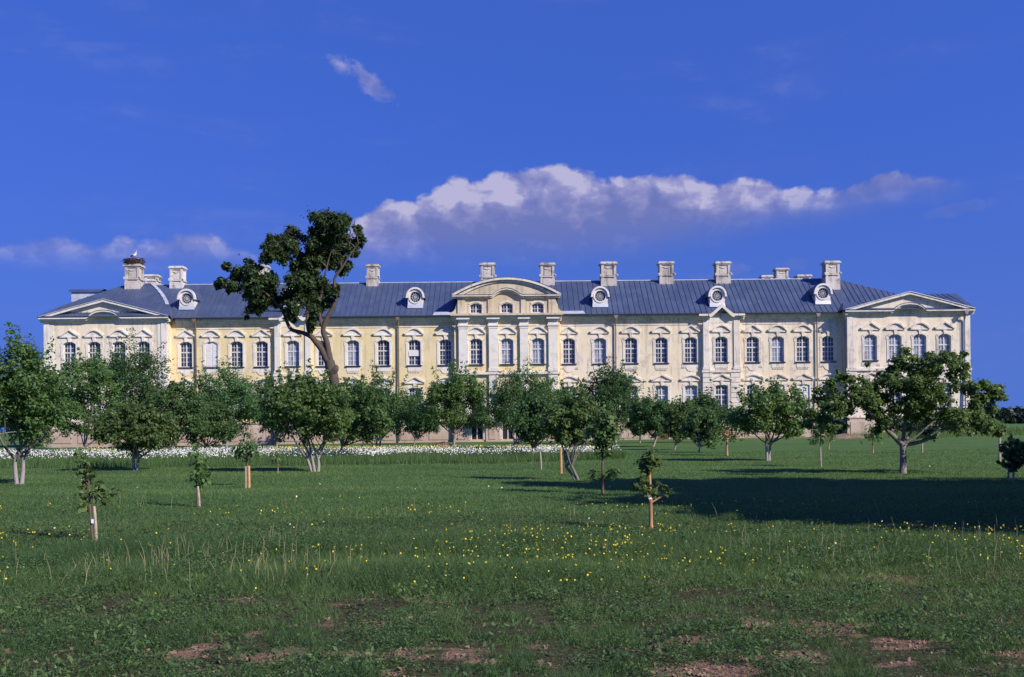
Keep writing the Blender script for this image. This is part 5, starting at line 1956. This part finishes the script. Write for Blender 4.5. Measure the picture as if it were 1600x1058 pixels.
# clover and broad weeds among the grass
N = 300000
x, y = scatter(N, 5.2, 24, g1)
tz = tall_zone(x, y)
soil = soil_mask(x, y)
patch = fbm(x * 1.1 + 40, y * 1.1, 2, 4)
ok = (g1.random(N) < (0.20 + 0.9 * smooth(0.42, 0.62, patch)) * (1 - 0.9 * soil) * np.where(y < 16.5, 1.0, 0.45))
x, y, tz, patch = x[ok], y[ok], tz[ok], patch[ok]
n = len(x)
zz = gz(x, y) + 0.008 + g1.random(n) * (0.05 + 0.13 * tz * smooth(0.35, 0.6, patch) + 0.03 * (patch > 0.55))
size = (0.012 + 0.014 * g1.random(n)) * (y / 9.0) ** 0.6
wm = leaves('clover', np.stack([x, y, zz], -1), size, M['grass'], np.clip(0.30 + 0.18 * g1.normal(size=n) + 0.3 * (patch - 0.5), 0, 1), g1)
tag(link('clover', wm), 'low clover and broad-leaved weeds in the rough grass', 'weeds', kind='stuff')

# taller broad weeds in rosettes
P, S, Tn = [], [], []
cx_, cy_ = scatter(240, 6.6, 17, g1)
for a, b in zip(cx_, cy_):
    m = int(g1.integers(20, 60))
    rad = g1.uniform(0.05, 0.14)
    q = g1.normal(size=(m, 2)) * rad
    P.append(np.stack([a + q[:, 0], b + q[:, 1], gz(a + q[:, 0], b + q[:, 1]) + g1.uniform(0.02, 0.15, m)], -1))
    S.append(g1.uniform(0.016, 0.034, m))
    Tn.append(np.full(m, g1.uniform(0.05, 0.75)))
tag(link('broad_weeds', leaves('broad_weeds', np.concatenate(P), np.concatenate(S), M['grass'], np.concatenate(Tn), g1, 0.5, 1.9)),
    'rosettes of dock and other broad-leaved weeds', 'weeds', kind='stuff')

# crumbs and clods of earth on the bare patches
x, y = scatter(16000, 6.0, 12.5, g1)
ok = g1.random(len(x)) < soil_mask(x, y) * 0.9
x, y = x[ok], y[ok]
n = len(x)
q = unit(4 * n, g1).reshape(n, 4, 3)
sz = 0.006 + 0.022 * g1.random(n) ** 3
c = np.stack([x, y, gz(x, y) + sz * 0.2], -1)
tet = np.array([[1, 1, 1], [-1, -1, 1], [-1, 1, -1], [1, -1, -1]], float)
v = c[:, None, :] + (tet[None] * 0.6 + q * 0.5) * sz[:, None, None]
v = v[:, [0, 1, 2, 0, 3, 1, 0, 2, 3, 1, 3, 2]].reshape(-1, 3)
tag(link('soil_clods', np_mesh('soil_clods', v, 3, M['soil'])), 'crumbs of reddish earth on the bare patches', 'soil', kind='stuff')

# dry straw stems
x, y = scatter(2600, 10.6, 24, g1)
c = fbm(x * 0.5, y * 0.3, 7, 3)
ok = g1.random(len(x)) < smooth(0.46, 0.66, c) * (0.12 + 0.62 * tall_zone(x, y))
x, y = x[ok], y[ok]
mb = MB()
for a, b in zip(x, y):
    zb = float(gz(a, b))
    hh = g1.uniform(0.10, 0.36)
    l = g1.normal(size=2) * 0.05
    mb.tube([(a, b, zb - 0.02), (a + l[0] * 0.4, b + l[1] * 0.4, zb + hh * 0.6), (a + l[0], b + l[1], zb + hh)], [0.003, 0.0026, 0.0012], 4, False)
tag(mb.build('dry_straw', M['straw']), 'pale dry straw stems standing in the tall grass', 'straw', kind='stuff')
print('straw', len(x))


def flowers(name, x, y, zh, size, mat, label, stems=None):
    n = len(x)
    z = gz(x, y) + zh
    me = leaves(name, np.stack([x, y, z], -1), size, M[mat], np.zeros(n), g1, 0.6, 1.0)
    tag(link(name, me), label, 'flowers', kind='stuff')


# yellow flowers: in the tall strip and in a thin line on the lawn
x, y = scatter(5200, 9.8, 24, g1)
c = fbm(x * 0.55, y * 0.45, 6, 3)
p = tall_zone(x, y) * 0.9 * smooth(0.42, 0.68, c) * (0.75 + 0.35 * smooth(-5, 3, x)) + np.exp(-((y - 20.3) / 0.8) ** 2) * smooth(0.38, 0.62, c) * 1.0 + 0.05
ok = g1.random(len(x)) < p * 0.80
x, y = x[ok], y[ok]
tz = tall_zone(x, y)
zh = 0.07 + 0.06 * g1.random(len(x)) + tz * (0.08 + 0.12 * g1.random(len(x)))
flowers('yellow_flowers', np.repeat(x, 2), np.repeat(y, 2), np.repeat(zh, 2), np.repeat(0.020 + 0.013 * g1.random(len(x)), 2) * (np.repeat(y, 2) / 14) ** 0.6, 'yfl', 'small yellow flowers scattered in the tall grass')
mb = blades('flower_stems', x, y, zh, np.full(len(x), 0.004), 0.02, M['grass'], np.full(len(x), 0.5), g1)
tag(link('flower_stems', mb), 'thin green stems of the yellow flowers', 'stems', kind='stuff')


# strip of white daisies before the trees
def strip_edges(x):
    front = np.interp(x, [-40, -25, -10, 0, 5.6], [44.0, 45.0, 45.5, 46.5, 51.5])
    back = np.interp(x, [-46, -30, -10, 2, 5.6], [72, 70.0, 64, 60, 55.0])
    return front, back


N = 90000
x = g1.uniform(-44, 5.6, N)
f, b = strip_edges(x)
e = (fbm(x * 0.8, x * 0 + 2, 3, 3) - 0.5) * 2.2
y = f + e + (b - f) * g1.random(N)
hh = 0.30 + 0.22 * g1.random(N)
sm = blades('flower_strip_grass', x, y, hh, np.full(N, 0.022), 0.3, M['grass'], np.clip(0.42 + 0.18 * g1.normal(size=N), 0, 1), g1)
tag(link('flower_strip_grass', sm), 'tall green stems and grass of the daisy strip', 'grass', kind='stuff')
N = 60000
x = g1.uniform(-44, 5.6, N)
f, b = strip_edges(x)
e = (fbm(x * 0.8, x * 0 + 2, 3, 3) - 0.5) * 2.2
t = g1.random(N)
y = f + e + 0.5 + (b - f - 1.0) * t
c = fbm(x * 0.45, y * 0.6, 4, 4)
ok = g1.random(N) < smooth(0.36, 0.62, c) * smooth(0.0, 0.22, t) * 0.85
yel = ok & (g1.random(N) < 0.75 * smooth(0.62, 0.9, t) * smooth(0.45, 0.62, fbm(x * 0.25, y * 0, 1, 2)))
wh = ok & ~yel
for nm, msk, mat, lab in (('daisies', wh, 'wfl', 'dense strip of white daisies across the lawn'), ('strip_yellow_flowers', yel, 'yfl', 'yellow flowers along the back of the daisy strip')):
    n = msk.sum()
    flowers(nm, x[msk], y[msk], 0.36 + 0.24 * g1.random(n), 0.045 + 0.03 * g1.random(n), mat, lab)
# a few white clover and daisy heads elsewhere
x, y = scatter(70, 12, 60, g1)
flowers('scattered_white_flowers', x, y, np.full(len(x), 0.09), 0.03 + 0.0006 * y, 'wfl', 'a few white flower heads dotted over the lawn')

# long weeds under the right pavilion
N = 26000
x = g1.uniform(30, 75, N)
y = g1.uniform(96, 113, N)
ok = (g1.random(N) < smooth(33, 40, x) * smooth(96, 102, y)) & ~((x < 50.5) & (y > 113.0))
x, y = x[ok], y[ok]
n = len(x)
wm = blades('rough_grass', x, y, 0.2 + 0.45 * g1.random(n), np.full(n, 0.05), 0.3, M['grass'], np.clip(0.62 + 0.25 * g1.normal(size=n), 0, 1), g1)
tag(link('rough_grass', wm), 'tall rough grass round the right corner of the palace', 'grass', kind='stuff')
